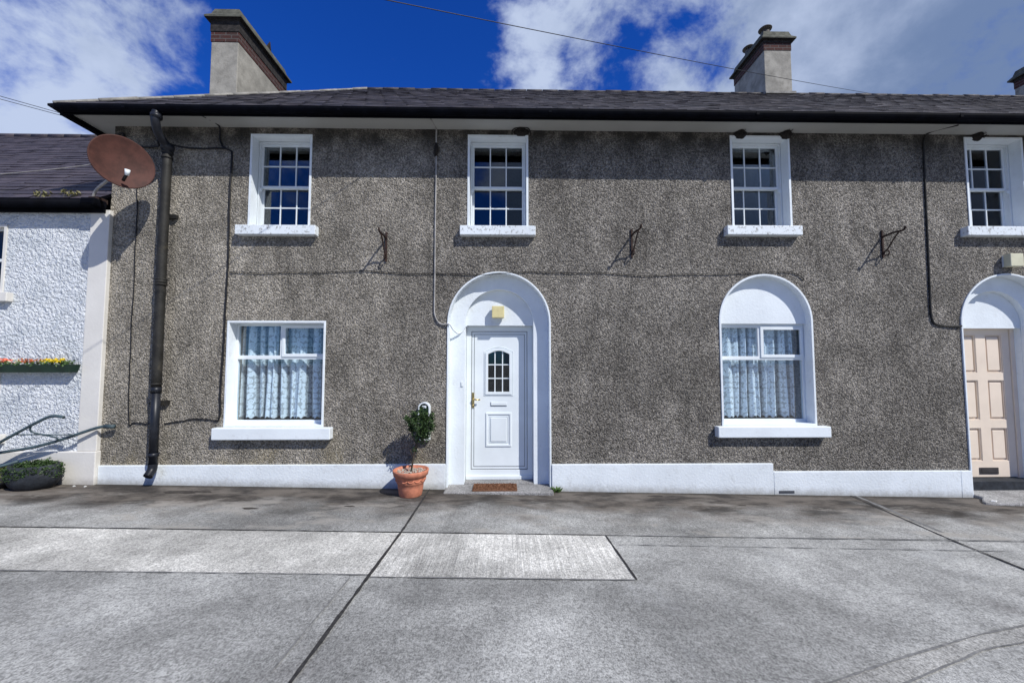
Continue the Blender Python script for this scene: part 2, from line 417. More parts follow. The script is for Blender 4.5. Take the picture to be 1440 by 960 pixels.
mk.add([(p.x,p.y,g(p.x,p.y)+.004) for p in ka]+[(p.x,p.y,g(p.x,p.y)+.004) for p in kb], [(i,i+1,n_+i+1,n_+i) for i in range(n_-1)])
tag(mk.build('kerb_strip', M['kerb']), kind='structure')
strip([(p.x,p.y) for p in ka], .012, M['faint'], wv=.7); strip([(p.x,p.y) for p in kb], .012, M['faint'], wv=.3)

# ------------------------------------------------------------------ houses
XS = 6.62                                  # party line between the two houses
EY, EZ, RY, RZ = -.45, 5.345, 4.0, 8.76     # eave and ridge of the long roof
LX, HX = -6.15, -3.5                       # left eave, hip apex
house1 = thing('terraced_house', (0,0,0), 'long grey pebbledashed house with the white arched front door and hipped roof end', 'house')
house2 = thing('terraced_house', (XS,0,-.1), 'grey pebbledashed house with the beige panelled door, cut by the right edge', 'house')

W1 = (-3.77,-2.865,3.80,5.20); W2 = (-.56,.345,3.81,5.22); W3 = (3.40,4.31,3.835,5.25); W4 = (7.02,7.93,3.845,5.26)
W5 = (11.0,11.9,3.85,5.26)
G1 = (-4.005,-2.595,.90,2.42); G3 = (3.155,4.555,.90,3.13)
D1 = (-.84,.665,-.3,3.15); D2 = (6.79,8.295,-.4,3.15)

def hole(loop, d=.012):
    cx = sum(p[0] for p in loop)/len(loop); cz = sum(p[1] for p in loop)/len(loop)
    return loop
def inset(loop, d):
    n = len(loop); out = []
    for i in range(n):
        a, b, c = Vector(loop[i-1]), Vector(loop[i]), Vector(loop[(i+1)%n])
        e1 = (b-a).normalized(); e2 = (c-b).normalized()
        n1 = Vector((-e1.y, e1.x)); n2 = Vector((-e2.y, e2.x)); nn = (n1+n2).normalized()
        k = d/max(.3, nn.dot(n1)); out.append((b.x+nn.x*k, b.y+nn.y*k))
    return out

def rectw(w): return rect(*w)
g3o = arch(*G3); d1o = arch(*D1); d2o = arch(*D2)
m = MB(); m.plate([rect(-5.76, XS, -.6, 5.315)] + [inset(h, .012) for h in (rectw(W1), rectw(W2), rectw(W3), rectw(G1), g3o)] +
                  [inset(d1o, .012)], 0, .42)
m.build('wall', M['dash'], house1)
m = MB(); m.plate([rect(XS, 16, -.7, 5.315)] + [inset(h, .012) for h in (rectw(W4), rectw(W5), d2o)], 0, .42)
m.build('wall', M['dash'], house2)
m = MB(); m.box(-5.76, -5.4, .421, 8.1, -.6, 5.30); m.box(-5.39, XS, 7.7, 8.1, -.6, 5.30); m.build('side_wall', M['dash'], house1)
m = MB(); m.box(XS+.001, 16, 7.7, 8.1, -.7, 5.30); m.box(15.6, 16, .421, 7.69, -.7, 5.3); m.build('side_wall', M['dash'], house2)
for h, a, b in ((house1, -5.39, XS-.01), (house2, XS+.01, 15.59)):
    m = MB(); m.box(a, b, .43, 7.6, 2.95, 3.2); m.box(a, b, 4.2, 4.3, -.5, 2.94); m.box(a, b, 4.2, 4.3, 3.21, 5.28)
    m.box(a, b, .43, 7.6, -.45, -.2); m.box(a, b, .43, 7.6, 5.281, 5.30)
    for x in ((a+.02, -2.0, 1.2, 5.0) if h is house1 else (8.9, 12.5)): m.box(x, x+.1, .43, 4.19, -.19, 2.94); m.box(x+.01, x+.11, .43, 4.19, 3.21, 5.27)
    m.build('interior_partition', M['plaster'], h)
# plinths
m = MB(); m.box(-5.70, -.845, -.035, .02, -.4, .375); m.build('plinth', M['plinth'], house1, .008)
m = MB(); m.box(.67, 3.87, -.035, .02, -.4, .365); m.box(3.871, XS, -.035, .02, -.4, .250); m.build('plinth', M['plinth'], house1, .008)
m = MB(); m.box(XS+.001, 6.785, -.035, .02, -.4, .248); m.box(8.3, 16, -.035, .02, -.5, .2); m.build('plinth', M['plinth'], house2, .008)
for (x, y_, a_, l_) in ((-3.0,-.95,.3,.10),(-4.3,-.35,.0,.22),(-4.05,-.32,.1,.16),(-1.9,-.82,-.2,.07),(3.1,-.55,.1,.06),(2.1,-.2,.0,.12)):   # dark leaks and droppings on the path
    rg = random.Random(int(x*10)); m = MB(); n = 12
    P = [(x+l_*(1+rg.uniform(-.35,.35))*math.cos(k*2*math.pi/n), y_+l_*.28*(1+rg.uniform(-.4,.4))*math.sin(k*2*math.pi/n)) for k in range(n)]
    m.face([(p, q, g(p,q)+.0075) for p,q in P]); tag(m.build('path_stain', M['stain']), kind='structure')
m = MB(); m.box(3.94, 4.16, -.040, -.034, -.055, -.02); m.build('air_vent', M['gasket'], house1)

# soffit, fascia, gutter, roof
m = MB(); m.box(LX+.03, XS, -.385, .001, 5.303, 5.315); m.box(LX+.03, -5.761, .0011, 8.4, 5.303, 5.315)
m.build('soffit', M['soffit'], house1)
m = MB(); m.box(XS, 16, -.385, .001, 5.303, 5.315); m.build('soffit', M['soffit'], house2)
def gutter(x0, x1, parent, ends):
    m = MB()
    prof = [(-.39,5.31),(-.39,5.262),(-.405,5.247),(-.43,5.240),(-.460,5.246),(-.486,5.265),(-.498,5.29),(-.496,5.322),(-.490,5.322),(-.488,5.29),(-.40,5.29)]
    n = len(prof)
    m.add([(x,y,z) for x in (x0,x1) for y,z in prof], [(i,(i+1)%n,n+(i+1)%n,n+i) for i in range(n)]+[tuple(range(n)),tuple(range(n,2*n))])
    m.box(x0, x1, -.385, -.355, 5.243, 5.325)                       # fascia board
    x = x0+.9
    while x < x1: 
        m.box(x, x+.04, -.502, -.48, 5.262, 5.31); x += 2.9
    return m.build('gutter', M['gutter'], parent)
gutter(LX+.05, XS, house1, 1); gutter(XS, 16, house2, 0)
m = MB()
m.add([(LX-.02,-.36,5.24),(LX+.05,-.36,5.24),(LX+.05,8.4,5.24),(LX-.02,8.4,5.24),(LX-.02,-.36,5.335),(LX+.05,-.36,5.335),(LX+.05,8.4,5.335),(LX-.02,8.4,5.335)],
      [(0,1,2,3),(4,5,6,7),(0,1,5,4),(1,2,6,5),(2,3,7,6),(3,0,4,7)])
m.add([(LX-.07,-.47,5.30),(LX+.06,-.48,5.26),(LX+.06,-.361,5.24),(LX-.02,-.361,5.26),(LX-.07,-.47,5.33),(LX+.06,-.48,5.33),(LX+.06,-.361,5.334),(LX-.02,-.361,5.334)],
      [(0,1,2,3),(4,5,6,7),(0,1,5,4),(1,2,6,5),(2,3,7,6),(3,0,4,7)])
m.build('fascia', M['gutter'], house1)

def slates(m, a, b, c, d, course=.2, w=.3, seed=1, lift=.006, mi=0):
    """a,b = eave left/right, c,d = top left/right"""
    rg = random.Random(seed); a, b, c, d = map(Vector, (a,b,c,d))
    e = (b-a).normalized(); ns = e.cross(c-a).normalized()
    if ns.z < 0: ns = -ns
    up = ns.cross(e); up = up if up.z > 0 else -up
    H = (c-a).dot(up); n = max(1, int(round(H/course)))
    base = a
    sl = lambda h: (c-a).dot(e)*h/H
    sr = lambda h: (b-a).dot(e) + ((d-b).dot(e))*h/H
    for i in range(n):
        h0 = H*i/n; h1 = H*(i+1)/n + .02; h1 = min(h1, H)
        s = sl(h0) - (w*.5 if i % 2 else 0)
        while s < sr(h0):
            s0 = max(s, sl(h0)); s1 = min(s+w-.006, sr(h0))
            if s1 > s0+.01:
                t0 = min(max(s0, sl(h1)), sr(h1)); t1 = max(min(s1, sr(h1)), t0)
                z = lift*rg.uniform(.7, 1.7); dz = rg.uniform(-.004,.004); hh = h0 - rg.uniform(0,.012)
                p = [base+e*s0+up*hh+ns*(z+dz), base+e*s1+up*hh+ns*(z-dz), base+e*t1+up*h1+ns*.001, base+e*t0+up*h1+ns*.001]
                m.add([p[0],p[1],p[2],p[3],p[0]-ns*(z+.002),p[1]-ns*(z+.002)], [(0,1,2,3),(0,4,5,1)], mi)
            s += w
def deck(m, pts, t=.03, mi=1):
    P = [Vector(p) for p in pts]; n = len(P); nn = (P[1]-P[0]).cross(P[2]-P[0]).normalized(); nn = nn if nn.z > 0 else -nn
    m.add([p-nn*.003 for p in P]+[p-nn*t for p in P], [tuple(range(n)), tuple(range(n,2*n))]+[(i,(i+1)%n,n+(i+1)%n,n+i) for i in range(n)], mi)
BY = 8.4
m = MB()
slates(m, (LX,EY,EZ), (XS,EY,EZ), (HX,RY,RZ), (XS,RY,RZ), seed=2)
deck(m, [(LX,EY,EZ), (XS,EY,EZ), (XS,RY,RZ), (HX,RY,RZ)])
slates(m, (LX,BY,EZ), (LX,EY,EZ), (HX,RY+.001,RZ), (HX,RY,RZ), seed=3)
deck(m, [(LX,BY,EZ), (LX,EY,EZ), (HX,RY,RZ)])
deck(m, [(LX,BY,EZ), (XS,BY,EZ), (XS,RY,RZ), (HX,RY,RZ)])
rf1 = m.build('roof', [M['slate'], M['gutter']], house1, recalc=False)
m = MB()
slates(m, (XS,EY,EZ), (16,EY,EZ), (XS,RY,RZ), (16,RY,RZ), seed=4)
deck(m, [(XS,EY,EZ), (16,EY,EZ), (16,RY,RZ), (XS,RY,RZ)]); deck(m, [(XS,BY,EZ), (16,BY,EZ), (16,RY,RZ), (XS,RY,RZ)])
rf2 = m.build('roof', [M['slate'], M['gutter']], house2, recalc=False)
m = MB(); rg = random.Random(5)
def caps(m, p, q, r, L=.45):
    p, q = Vector(p), Vector(q); n = int((q-p).length/L)
    for i in range(n):
        a = p.lerp(q, i/n); b = p.lerp(q, (i+.97)/n); j = Vector((0,0,rg.uniform(-.008,.008)))
        m.tube([a+j, b+j], r*rg.uniform(.92,1.08), 8)
caps(m, (HX,RY,RZ-.02), (XS,RY,RZ-.02), .05, .4); m.build('ridge_tile', M['slate'], rf1)
m = MB(); caps(m, (LX,EY,EZ), (HX,RY,RZ), .035, .5); m.build('hip_tile', M['lead'], rf1)
m = MB(); caps(m, (XS,RY,RZ-.02), (16,RY,RZ-.02), .05, .4); m.build('ridge_tile', M['slate'], rf2)

def chimney(x0, x1, y0, y1, z0, zb, zc, zt, parent, pots, brick=.19, label=None):
    e = part_empty('chimney', ((x0+x1)/2, (y0+y1)/2, z0), parent)
    if label: e['label'] = label
    m = MB(); m.box(x0, x1, y0, y1, z0, zb); m.build('stack', M['stack'], e, .012)
    m = MB(); m.box(x0-.008, x1+.008, y0-.008, y1+.008, zb, zb+brick); m.build('brick_band', M['brick'], e)
    m = MB(); b0 = zb+brick
    def fr_(o, z): return [(x0-o,y0-o,z),(x1+o,y0-o,z),(x1+o,y1+o,z),(x0-o,y1+o,z)]
    rows = [fr_(.0,b0), fr_(.02,b0+.01), fr_(.02, zc-.03), fr_(.095, zc-.025), fr_(.095, zc+.015), fr_(.02, zc+.10), fr_(-.02, zt)]
    vs = [p for r in rows for p in r]
    m.add(vs, [(i*4+j, i*4+(j+1)%4, (i+1)*4+(j+1)%4, (i+1)*4+j) for i in range(len(rows)-1) for j in range(4)]+[(0,1,2,3), tuple(range(len(vs)-4, len(vs)))])
    o = m.build('chimney_cap', [M['cap'], M['soot_shade']], e, .006)
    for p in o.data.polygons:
        if p.center.z < zc-.02: p.material_index = 1  # sooty band under the slab, with its shade put into the colour
    for (px, py, kind) in pots:
        m = MB()
        if kind == 'tall':
            m.lathe([(.0,zt-.01),(.13,zt-.01),(.11,zt+.1),(.10,zt+.30),(.10,zt+.33),(.0,zt+.33)], (px,py,0), 20)
            m.lathe([(.0,zt+.40),(.16,zt+.385),(.165,zt+.40),(.12,zt+.44),(0,zt+.455)], (px,py,0), 20)
            for w in range(4): m.tube([(px+.09*math.cos(w*1.57+.7), py+.09*math.sin(w*1.57+.7), zt+.30), (px+.11*math.cos(w*1.57+.7), py+.11*math.sin(w*1.57+.7), zt+.40)], .008, 6)
        elif kind == 'low':
            m.lathe([(.0,zt-.01),(.14,zt-.01),(.13,zt+.05),(.12,zt+.05),(.11,zt+.0)], (px,py,0), 20)
        m.build('chimney_pot', M['steel'] if kind == 'low' else M['pot'], e)
    return e
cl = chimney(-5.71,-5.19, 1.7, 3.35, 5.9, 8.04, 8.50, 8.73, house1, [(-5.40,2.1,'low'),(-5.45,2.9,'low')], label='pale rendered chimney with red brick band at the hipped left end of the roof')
m = MB()
for k in range(5): m.tube([(-5.36+k*.03, 2.75+k*.02, 8.66),(-5.33+k*.02, 2.78, 8.83+.03*k)], .014, 5)
m.lathe([(.0,8.64),(.12,8.66),(.09,8.74),(.02,8.80),(0,8.84)], (-5.33,2.8,0), 9, wob=.25); m.build('chimney_debris', M['nest'], cl)
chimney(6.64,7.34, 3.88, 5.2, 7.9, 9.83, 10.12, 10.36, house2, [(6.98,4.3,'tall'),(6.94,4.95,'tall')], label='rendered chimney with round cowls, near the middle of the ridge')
m = MB(); m.box(6.60, 7.38, 3.80, 3.90, 8.64, 8.70); m.build('lead_flashing', M['lead'], rf2)
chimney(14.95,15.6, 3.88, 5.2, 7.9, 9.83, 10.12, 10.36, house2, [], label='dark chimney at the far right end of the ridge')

# ---- windows
def sash_window(w, house, y=.16, sillx=None, label=None):
    x0, x1, z0, z1 = w
    e = part_empty('window', ((x0+x1)/2, 0, z0), house)
    if label: e['label'] = label
    m = MB(); o = rect(x0,x1,z0,z1); m.plate([o, inset(o,.03)], -.012, y); m.build('window_surround', M['white'], e)
    i0, i1, k0, k1 = x0+.03, x1-.03, z0+.03, z1-.03
    m = MB(); m.plate([rect(x0-.03,x1+.03,z0-.03,z1+.03), rect(i0+.025,i1-.025,z0+.030,k1-.025)], y+.001, y+.13)
    m.plate([rect(i0+.008,i1-.008,z0+.012,k1-.008), rect(i0+.025,i1-.025,z0+.030,k1-.025)], y-.018, y+.0)
    m.build('window_frame', M['sash'], e)
    a, b = i0+.025, i1-.025; zb = z0+.030; zt = k1-.025; zm = (zb+zt)/2 - .01
    def sash(za, zc, yy, bot, top):
        m = MB(); st = .030; m.plate([rect(a,b,za,zc), rect(a+st,b-st,za+bot,zc-top)], yy, yy+.04)
        for t in (1/3, 2/3):
            x = lerp(a+st, b-st, t); m.box(x-.009, x+.009, yy+.006, yy+.030, za+bot-.002, zc-top+.002)
        z = (za+bot+zc-top)/2
        gl_x = [a+st-.002, lerp(a+st,b-st,1/3)-.0095, lerp(a+st,b-st,1/3)+.0095, lerp(a+st,b-st,2/3)-.0095, lerp(a+st,b-st,2/3)+.0095, b-st+.002]
        for k in (0,2,4): m.box(gl_x[k], gl_x[k+1], yy+.007, yy+.029, z-.010, z+.010)
        s = m.build('sash', M['sash'], e, .003)
        m = MB(); m.box(a+st-.005, b-st+.005, yy+.016, yy+.020, za+bot-.005, zc-top+.005); m.build('glazing', M['glass'], e)
    sash(zm-.02, zt, y+.02, .040, .034)
    sash(zb, zm+.025, y+.065, .060, .04)
    for xx in (a-.001, b+.001-.03): B('sash_horn', M['sash'], e, xx, xx+.03, y-.012, y+.019, zm-.075, zm-.02)
    sx = sillx or (x0-.10, x1+.09)
    m = MB(); m.box(sx[0], sx[1], -.105, y, z0-.14, z0-.001); m.build('sill', M['sill'], e, .008)
    return e
sash_window(W1, house1, sillx=(-3.89,-2.74), label='upper sash window above the square curtained window')
sash_window(W2, house1, sillx=(-.66,.445), label='upper sash window above the white arched front door')
sash_window(W3, house1, sillx=(3.27,4.39), label='upper sash window above the arched curtained window')
sash_window(W4, house2, sillx=(6.88,8.06), label='upper sash window above the beige door, cut by the right edge')
sash_window(W5, house2)

def casement(x0, x1, z0, zt, e, y):
    """outer frame, transom, top mullion, opener"""
    a, b = x0, x1; fw = .055; trz = z0 + (zt-z0)*.655; mx = (a+b)/2
    m = MB(); m.plate([rect(a,b,z0,zt), rect(a+fw,b-fw,z0+fw+.015,trz-.028), rect(a+fw,mx-.03,trz+.028,zt-fw), rect(mx+.03,b-fw,trz+.028,zt-fw)], y, y+.06)
    m.build('window_frame', M['upvc'], e, .004)
    m = MB(); o = rect(mx+.004,b-fw+.012,trz+.008,zt-fw+.012); m.plate([o, inset(o,.045)], y-.016, y-.0005); m.build('opener', M['upvc'], e, .004)
    m = MB()
    for r_ in (rect(a+fw-.004,b-fw+.004,z0+fw+.011,trz-.024), rect(a+fw-.004,mx-.026,trz+.024,zt-fw+.004), rect(mx+.026,b-fw+.004,trz+.024,zt-fw+.004)):
        m.plate([r_], y+.026, y+.031)
    m.build('glazing', M['glass'], e)
e = part_empty('window', (-3.3,0,.9), house1); e['label'] = 'square ground floor window with lace curtain'
m = MB(); o = rect(*G1); m.plate([o, inset(o,.03)], -.014, .15); m.build('window_surround', M['white'], e, .004)
casement(G1[0]+.005, G1[1]-.005, G1[2]+.005, G1[3]-.005, e, .151)
m = MB(); m.box(-4.105, -2.46, -.105, .14, .735, .899); m.build('sill', M['gsill'], e, .01)
e = part_empty('window', (3.86,0,.9), house1); e['label'] = 'arched ground floor window with solid white arch panel and lace curtain'
m = MB(); m.plate([g3o, inset(g3o,.03)], -.014, .15); m.build('window_surround', M['white'], e, .004)
casement(G3[0]+.005, G3[1]-.005, G3[2]+.005, 2.40, e, .151)
ii = inset(g3o, .025); top = [p for p in ii if p[1] > 2.42]
m = MB(); m.plate([[(ii[0][0],2.401),(ii[1][0],2.401)]+top], .105, .20); m.build('arch_panel', M['white'], e)
m = MB(); m.box(3.05, 4.685, -.105, .14, .745, .899); m.build('sill', M['gsill'], e, .01)

def curtain(x0, x1, z0, z1, seed, label, y=.285, split=None):
    rg = random.Random(seed); nx = 260; nz = 14
    ph = []; p = 0
    fr_ = [rg.uniform(.6,1.6) for _ in range(40)]
    xs = []; arc = 0; rows = []
    base = []
    for i in range(nx+1):
        t = i/nx; w = 0
        w += math.sin(t*62+2.2*math.sin(t*9+seed)) * .026 + math.sin(t*37+seed*2+1.5*math.sin(t*14)) * .026 + math.sin(t*131)*.005
        base.append((lerp(x0, x1, t), w))
    u = [0]
    for i in range(nx): u.append(u[-1]+math.hypot(base[i+1][0]-base[i][0], base[i+1][1]-base[i][1])*1.0)
    vs = []; uvs = []; trough = []
    for k in range(nz+1):
        s = k/nz; z = lerp(z1, z0, s)
        for i, (x, w) in enumerate(base):
            scal = .014*math.sin(i*.55) if k == nz else 0
            xx = x + .02*math.sin(i*.07+s*2.2+seed)*s
            vs.append((xx, y + w*(.7+.5*s), z+scal)); uvs.append((u[i], z)); trough.append(max(0., min(1., .5 + w/.075)))
    fs = [(k*(nx+1)+i, k*(nx+1)+i+1, (k+1)*(nx+1)+i+1, (k+1)*(nx+1)+i) for k in range(nz) for i in range(nx)]
    m = MB(); m.add(vs, fs, 0, True)
    o = m.build('lace_curtain', M['lace'], recalc=False)
    uvl = o.data.uv_layers.new(name='UVMap')
    for lp in o.data.loops: uvl.data[lp.index].uv = uvs[lp.vertex_index]
    ca = o.data.color_attributes.new('fold_depth', 'FLOAT_COLOR', 'POINT')
    for i, q in enumerate(trough): ca.data[i].color = (q,q,q,1)
    return tag(o, label, 'curtain', 'lace curtains in the ground floor windows')
curtain(-3.96,-2.62,1.0,2.40,3,'white lace net curtain hanging inside the square ground floor window')
curtain(3.19,4.42,1.0,2.37,8,'white lace net curtain hanging inside the arched ground floor window')

# ---- doors
def door_surround(o, x0, x1, cx, parent, head, zf):
    e = part_empty('door_surround', ((x0+x1)/2,0,zf), parent)
    m = MB(); m.plate([inset(o,-.002), inset(o,.022)], -.018, .14); m.build('arch_bead', M['white'], e, .004)
    inner = arch(cx-.51, cx+.51, zf, 2.915)
    m = MB(); m.plate([inset(o,-.04), inner], .141, .23); m.build('arch_surround', M['white'], e, .003)
    top = [p for p in inset(inner,-.02) if p[1] > head+.01]
    m = MB(); m.plate([[(cx-.53,head),(cx+.53,head)]+top], .19, .28) if 0 else m.plate([[(cx-.53,head),(cx+.53,head)]+top], .231, .33)
    m.build('arch_panel', M['white'], e)
    m = MB(); m.box(cx-.55, cx-.508, .231, .40, zf, head-.001); m.box(cx+.508, cx+.55, .231, .40, zf, head-.001); m.box(cx-.507, cx+.507, .228, .40, head-.022, head-.001); m.build('door_lining', M['white'], e)
    return e
door_surround(d1o, D1[0], D1[1], -.087, house1, 2.40, -.3)
door_surround(d2o, D2[0], D2[1], 7.50, house2, 2.37, -.4)
# white front door
cx = -.087
e = part_empty('door', (cx, .27, .1), house1); e['label'] = 'white panelled front door with small arched barred window'
fx0, fx1 = cx-.505, cx+.505
m = MB(); m.plate([rect(fx0,fx1,.06,2.375), rect(fx0+.075,fx1-.075,.20,2.30)], .262, .34)
m.box(fx0+.002, fx1-.002, .240, .2615, .06, .115); m.build('door_frame', M['upvc'], e, .005)
lx0, lx1, lz0, lz1 = fx0+.081, fx1-.081, .206, 2.294
wx0, wx1, wz0, wz1 = cx-.185+.0, cx+.165, 1.36, 1.955
wl = [(wx0,wz0),(wx1,wz0)]+[(lerp(wx1,wx0,i/10), wz1+.055*math.sin(math.pi*i/10)) for i in range(11)]
m = MB(); m.plate([rect(lx0,lx1,lz0,lz1), wl], .275, .335)
m.build('door_leaf', M['upvc'], e, .004)
m = MB(); m.plate([rect(lx0-.007,lx1+.007,lz0-.007,lz1+.007), rect(lx0,lx1,lz0,lz1)], .268, .3)
a_ = rect(lx0+.035,lx1-.035,lz0+.04,lz1-.04); m.plate([a_, inset(a_,.006)], .2725, .2755); m.build('gasket', M['gasket'], e)
m = MB(); m.plate([inset(wl,-.03), inset(wl,.012)], .258, .28); m.plate([inset(wl,-.052), inset(wl,-.042)], .268, .28)
bx = [lerp(wx0,wx1,t) for t in (1/3,2/3)]
for x in bx: m.box(x-.008,x+.008,.283,.293,wz0,wz1+.045)
segs = [wx0, bx[0]-.0085, bx[0]+.0085, bx[1]-.0085, bx[1]+.0085, wx1]
for t in (.345,.68):
    z = lerp(wz0, wz1+.03, t)
    for k in (0,2,4): m.box(segs[k],segs[k+1],.284,.292,z-.008,z+.008)
m.build('window_moulding', M['upvc'], e, .003)
m = MB(); m.plate([inset(wl,-.01)], .294, .30); m.build('door_glazing', M['glass'], e)
pz = rect(cx-.205,cx+.185,.545,1.055)
m = MB(); m.plate([pz, inset(pz,.03)], .262, .28); q = inset(pz,.075); m.plate([q], .264, .28); m.plate([inset(pz,.055), inset(pz,.062)], .27,.28)
m.build('raised_panel', M['upvc'], e, .006)
m = MB(); m.box(cx-.13, cx+.115, .266, .2745, 1.165, 1.215); m.build('letterbox', M['upvc'], e, .004)
m = MB(); m.box(cx-.13, cx+.115, .2655, .2742, 1.158, 1.163); m.box(cx-.131, cx-.126, .2655,.2742,1.16,1.215); m.build('letterbox_edge', M['gasket'], e)  # dark strips along the lower and left edges of the plate
hx = cx-.40
m = MB(); m.box(hx-.018, hx+.018, .262, .2745, 1.13, 1.36); m.tube([(hx,.262,1.26),(hx,.225,1.26),(hx+.02,.215,1.26),(hx+.11,.215,1.255)], .011, 8)
m.tube([(hx,.262,1.17),(hx,.252,1.17)], .012, 10); m.build('handle', M['brass'], e)
m = MB(); m.box(-.65,-.62,.057,.0705,1.465,1.535); m.build('doorbell', M['upvc'], e, .004)
e.location.y += .07
# doorstep and mat
m = MB(); m.box(-.845,.672,-.24,.14,-.25,.045); m.box(-.595,.421,.1405,.332,-.25,.058); st = m.build('doorstep', M['step'], house1, .015)
rg = random.Random(4)
m = MB(); m.box(-.45,.17,-.20,.10,.046,.064)
for i in range(700):
    x = rg.uniform(-.445,.165); y = rg.uniform(-.195,.095); m.leaf(Vector((x,y,.068)), .022, rg, d=Vector((rg.gauss(0,.5),rg.gauss(0,.5),1)).normalized())
tag(m.build('doormat', M['mat']), 'brown coir doormat on the step of the white front door', 'doormat')
# beige door
cx = 7.48
e = part_empty('door', (cx,.27,0), house2); e['label'] = 'beige six panelled door with dark letter plate near its foot'
lz0, lz1 = .055, 2.345
cols = [(cx-.34,cx-.08),(cx+.08,cx+.34)]; rws = [(1.66,2.25),(.93,1.54),(.30,.80)]
m = MB(); m.plate([rect(7.06,7.94,lz0,lz1)]+[rect(a,b,c,d) for a,b in cols for c,d in rws], .27, .31); m.box(7.06,7.94,.3101,.32,lz0,lz1)
m.build('door_leaf', M['beige'], e, .004)
m = MB()
for a,b in cols:
    for c,d in rws:
        o = rect(a+.035,b-.035,c+.035,d-.035); m.plate([o], .284, .309); o2 = rect(a,b,c,d); m.plate([o2, inset(o2,.012)], .278, .309)
m.build('door_panel', M['beige'], e, .008)
m = MB(); m.plate([rect(6.992,8.008,-.3,2.348), rect(7.055,7.945,-.3,2.346-.001)], .255, .35); m.build('door_frame', M['beige'], e)
m = MB(); m.box(7.33,7.63,.262,.271,.10,.20); m.box(7.36,7.60,.257,.2615,.12,.18); m.build('letter_plate', M['letter'], e, .003); e.location.y += .06
m = MB(); m.box(6.995,8.005,.15,.42,-.4,.045); m.build('threshold', M['planter'], e, .01)
m = MB()
ring = smooth([(6.80,-.13,0),(6.62,-.28,0),(6.60,-.37,0),(7.0,-.40,0),(7.6,-.39,0),(8.4,-.40,0)], 5)
pts = [(p.x,p.y) for p in ring]+[(8.4,.22),(6.82,.22)]
m.add([(x,y,-.09) for x,y in pts]+[(x,y,-.4) for x,y in pts], [tuple(range(len(pts)))]+[(i,(i+1)%len(pts),len(pts)+(i+1)%len(pts),len(pts)+i) for i in range(len(pts))])
m.build('doorstep', M['step'], house2, .02)

# ---- downpipe on the house
e = part_empty('downpipe', (-4.93,-.13,0), house1)
m = MB(); m.tube(smooth([(-4.93,-.125,4.9),(-4.935,-.125,3.5),(-4.93,-.125,2.4),(-4.925,-.125,1.47)],4), .060, 18)
for z in (4.84, 4.76, 2.92, 2.99, 1.52): m.tube([(-4.93,-.125,z-.012),(-4.93,-.125,z+.012)], .071, 18)
m.tube([(-4.93,-.125,2.93),(-4.93,-.125,2.99)], .069, 18)
m.build('pipe_shaft', M['pipe'], e)
m = MB(); m.tube([(-4.925,-.125,1.48),(-4.92,-.125,.40)], .053, 18); m.tube([(-4.925,-.125,1.40),(-4.925,-.125,1.475)], .063, 18); m.tube([(-4.92,-.125,.52),(-4.92,-.125,.57)], .064, 18)
m.tube(smooth([(-4.92,-.125,.42),(-4.92,-.135,.34),(-4.915,-.20,.27)],4), .055, 18, cap=False)
m.tube([(-4.915,-.202,.268),(-4.914,-.195,.275)], .046, 18)
m.build('pipe_shoe', M['pipenew'], e)
m = MB(); m.tube(smooth([(-4.84,-.435,5.25),(-4.85,-.435,5.13),(-4.89,-.33,5.0),(-4.90,-.17,4.90),(-4.93,-.125,4.80)],5), .052, 16)
m.tube([(-4.84,-.435,5.16),(-4.84,-.435,5.21)], .068, 16); m.tube([(-4.90,-.17,4.86),(-4.90,-.155,4.93)], .078, 14); m.build('swan_neck', M['pipenew'], e)
for z in (1.22, 3.9):
    m = MB(); m.box(-5.03,-4.83,-.055,-.001,z,z+.06); m.tube([(-5.02,-.045,z+.03),(-5.02,-.10,z+.03)], .02, 8)
    m.build('pipe_bracket', M['pipe'], e)
e.location.x += .055

# ------------------------------------------------------------------ cables on the wall
def cable(name, pts, r, mat, label, cat='cable', sm=5, jit=.0, seed=1, group=None):
    rg = random.Random(seed)
    P = smooth(pts, sm) if sm else [Vector(p) for p in pts]
    P = [p + Vector((rg.uniform(-jit,jit), 0, rg.uniform(-jit,jit))) for p in P]
    m = MB(); m.tube(P, r, 7); return tag(m.build(name, mat), label, cat, group)
y = -.014
cable('black_cable', [(-4.30,-.28,5.31),(-4.22,-.05,5.30),(-4.22,y,5.12),(-4.17,y,5.0),(-4.10,y,4.96),(-4.05,y,4.93),(-4.035,y,4.85),(-4.04,y-.004,4.2),(-4.03,y,3.5),(-4.03,y,3.13),(-4.04,y,2.6),(-4.045,y,2.0),(-4.055,y-.01,1.5),(-4.06,y,1.05),(-4.12,y,.99)], .013, M['black'],
      'thick black cable dropping from the eaves beside the leftmost upper window', jit=.004, seed=3, sm=8)
cable('black_cable', [(-5.70,y,5.17),(-5.62,y,5.18),(-5.58,y,5.0),(-5.3,y,4.985),(-5.06,y-.05,4.975),(-4.93,-.22,4.97),(-4.78,y-.05,4.97),(-4.5,y,4.965),(-4.2,y,4.975),(-4.07,y,4.95)], .013, M['black'],
      'black cable running level under the eaves and round the downpipe top', jit=.003, seed=4)
cable('thin_cable', [(-5.40,y,4.62),(-5.37,y,4.0),(-5.36,y,3.1),(-5.355,y,2.0),(-5.33,y,1.02),(-5.24,y,.97),(-5.02,y,.955)], .007, M['black'],
      'thin dark cable hanging down left of the downpipe', jit=.006, seed=5)
cable('thin_cable', [(-4.83,y,.955),(-4.6,y,.985),(-4.42,y,1.02),(-4.12,y,1.0)], .007, M['black'],
      'thin dark cable low on the wall between downpipe and square window', jit=.004, seed=6)
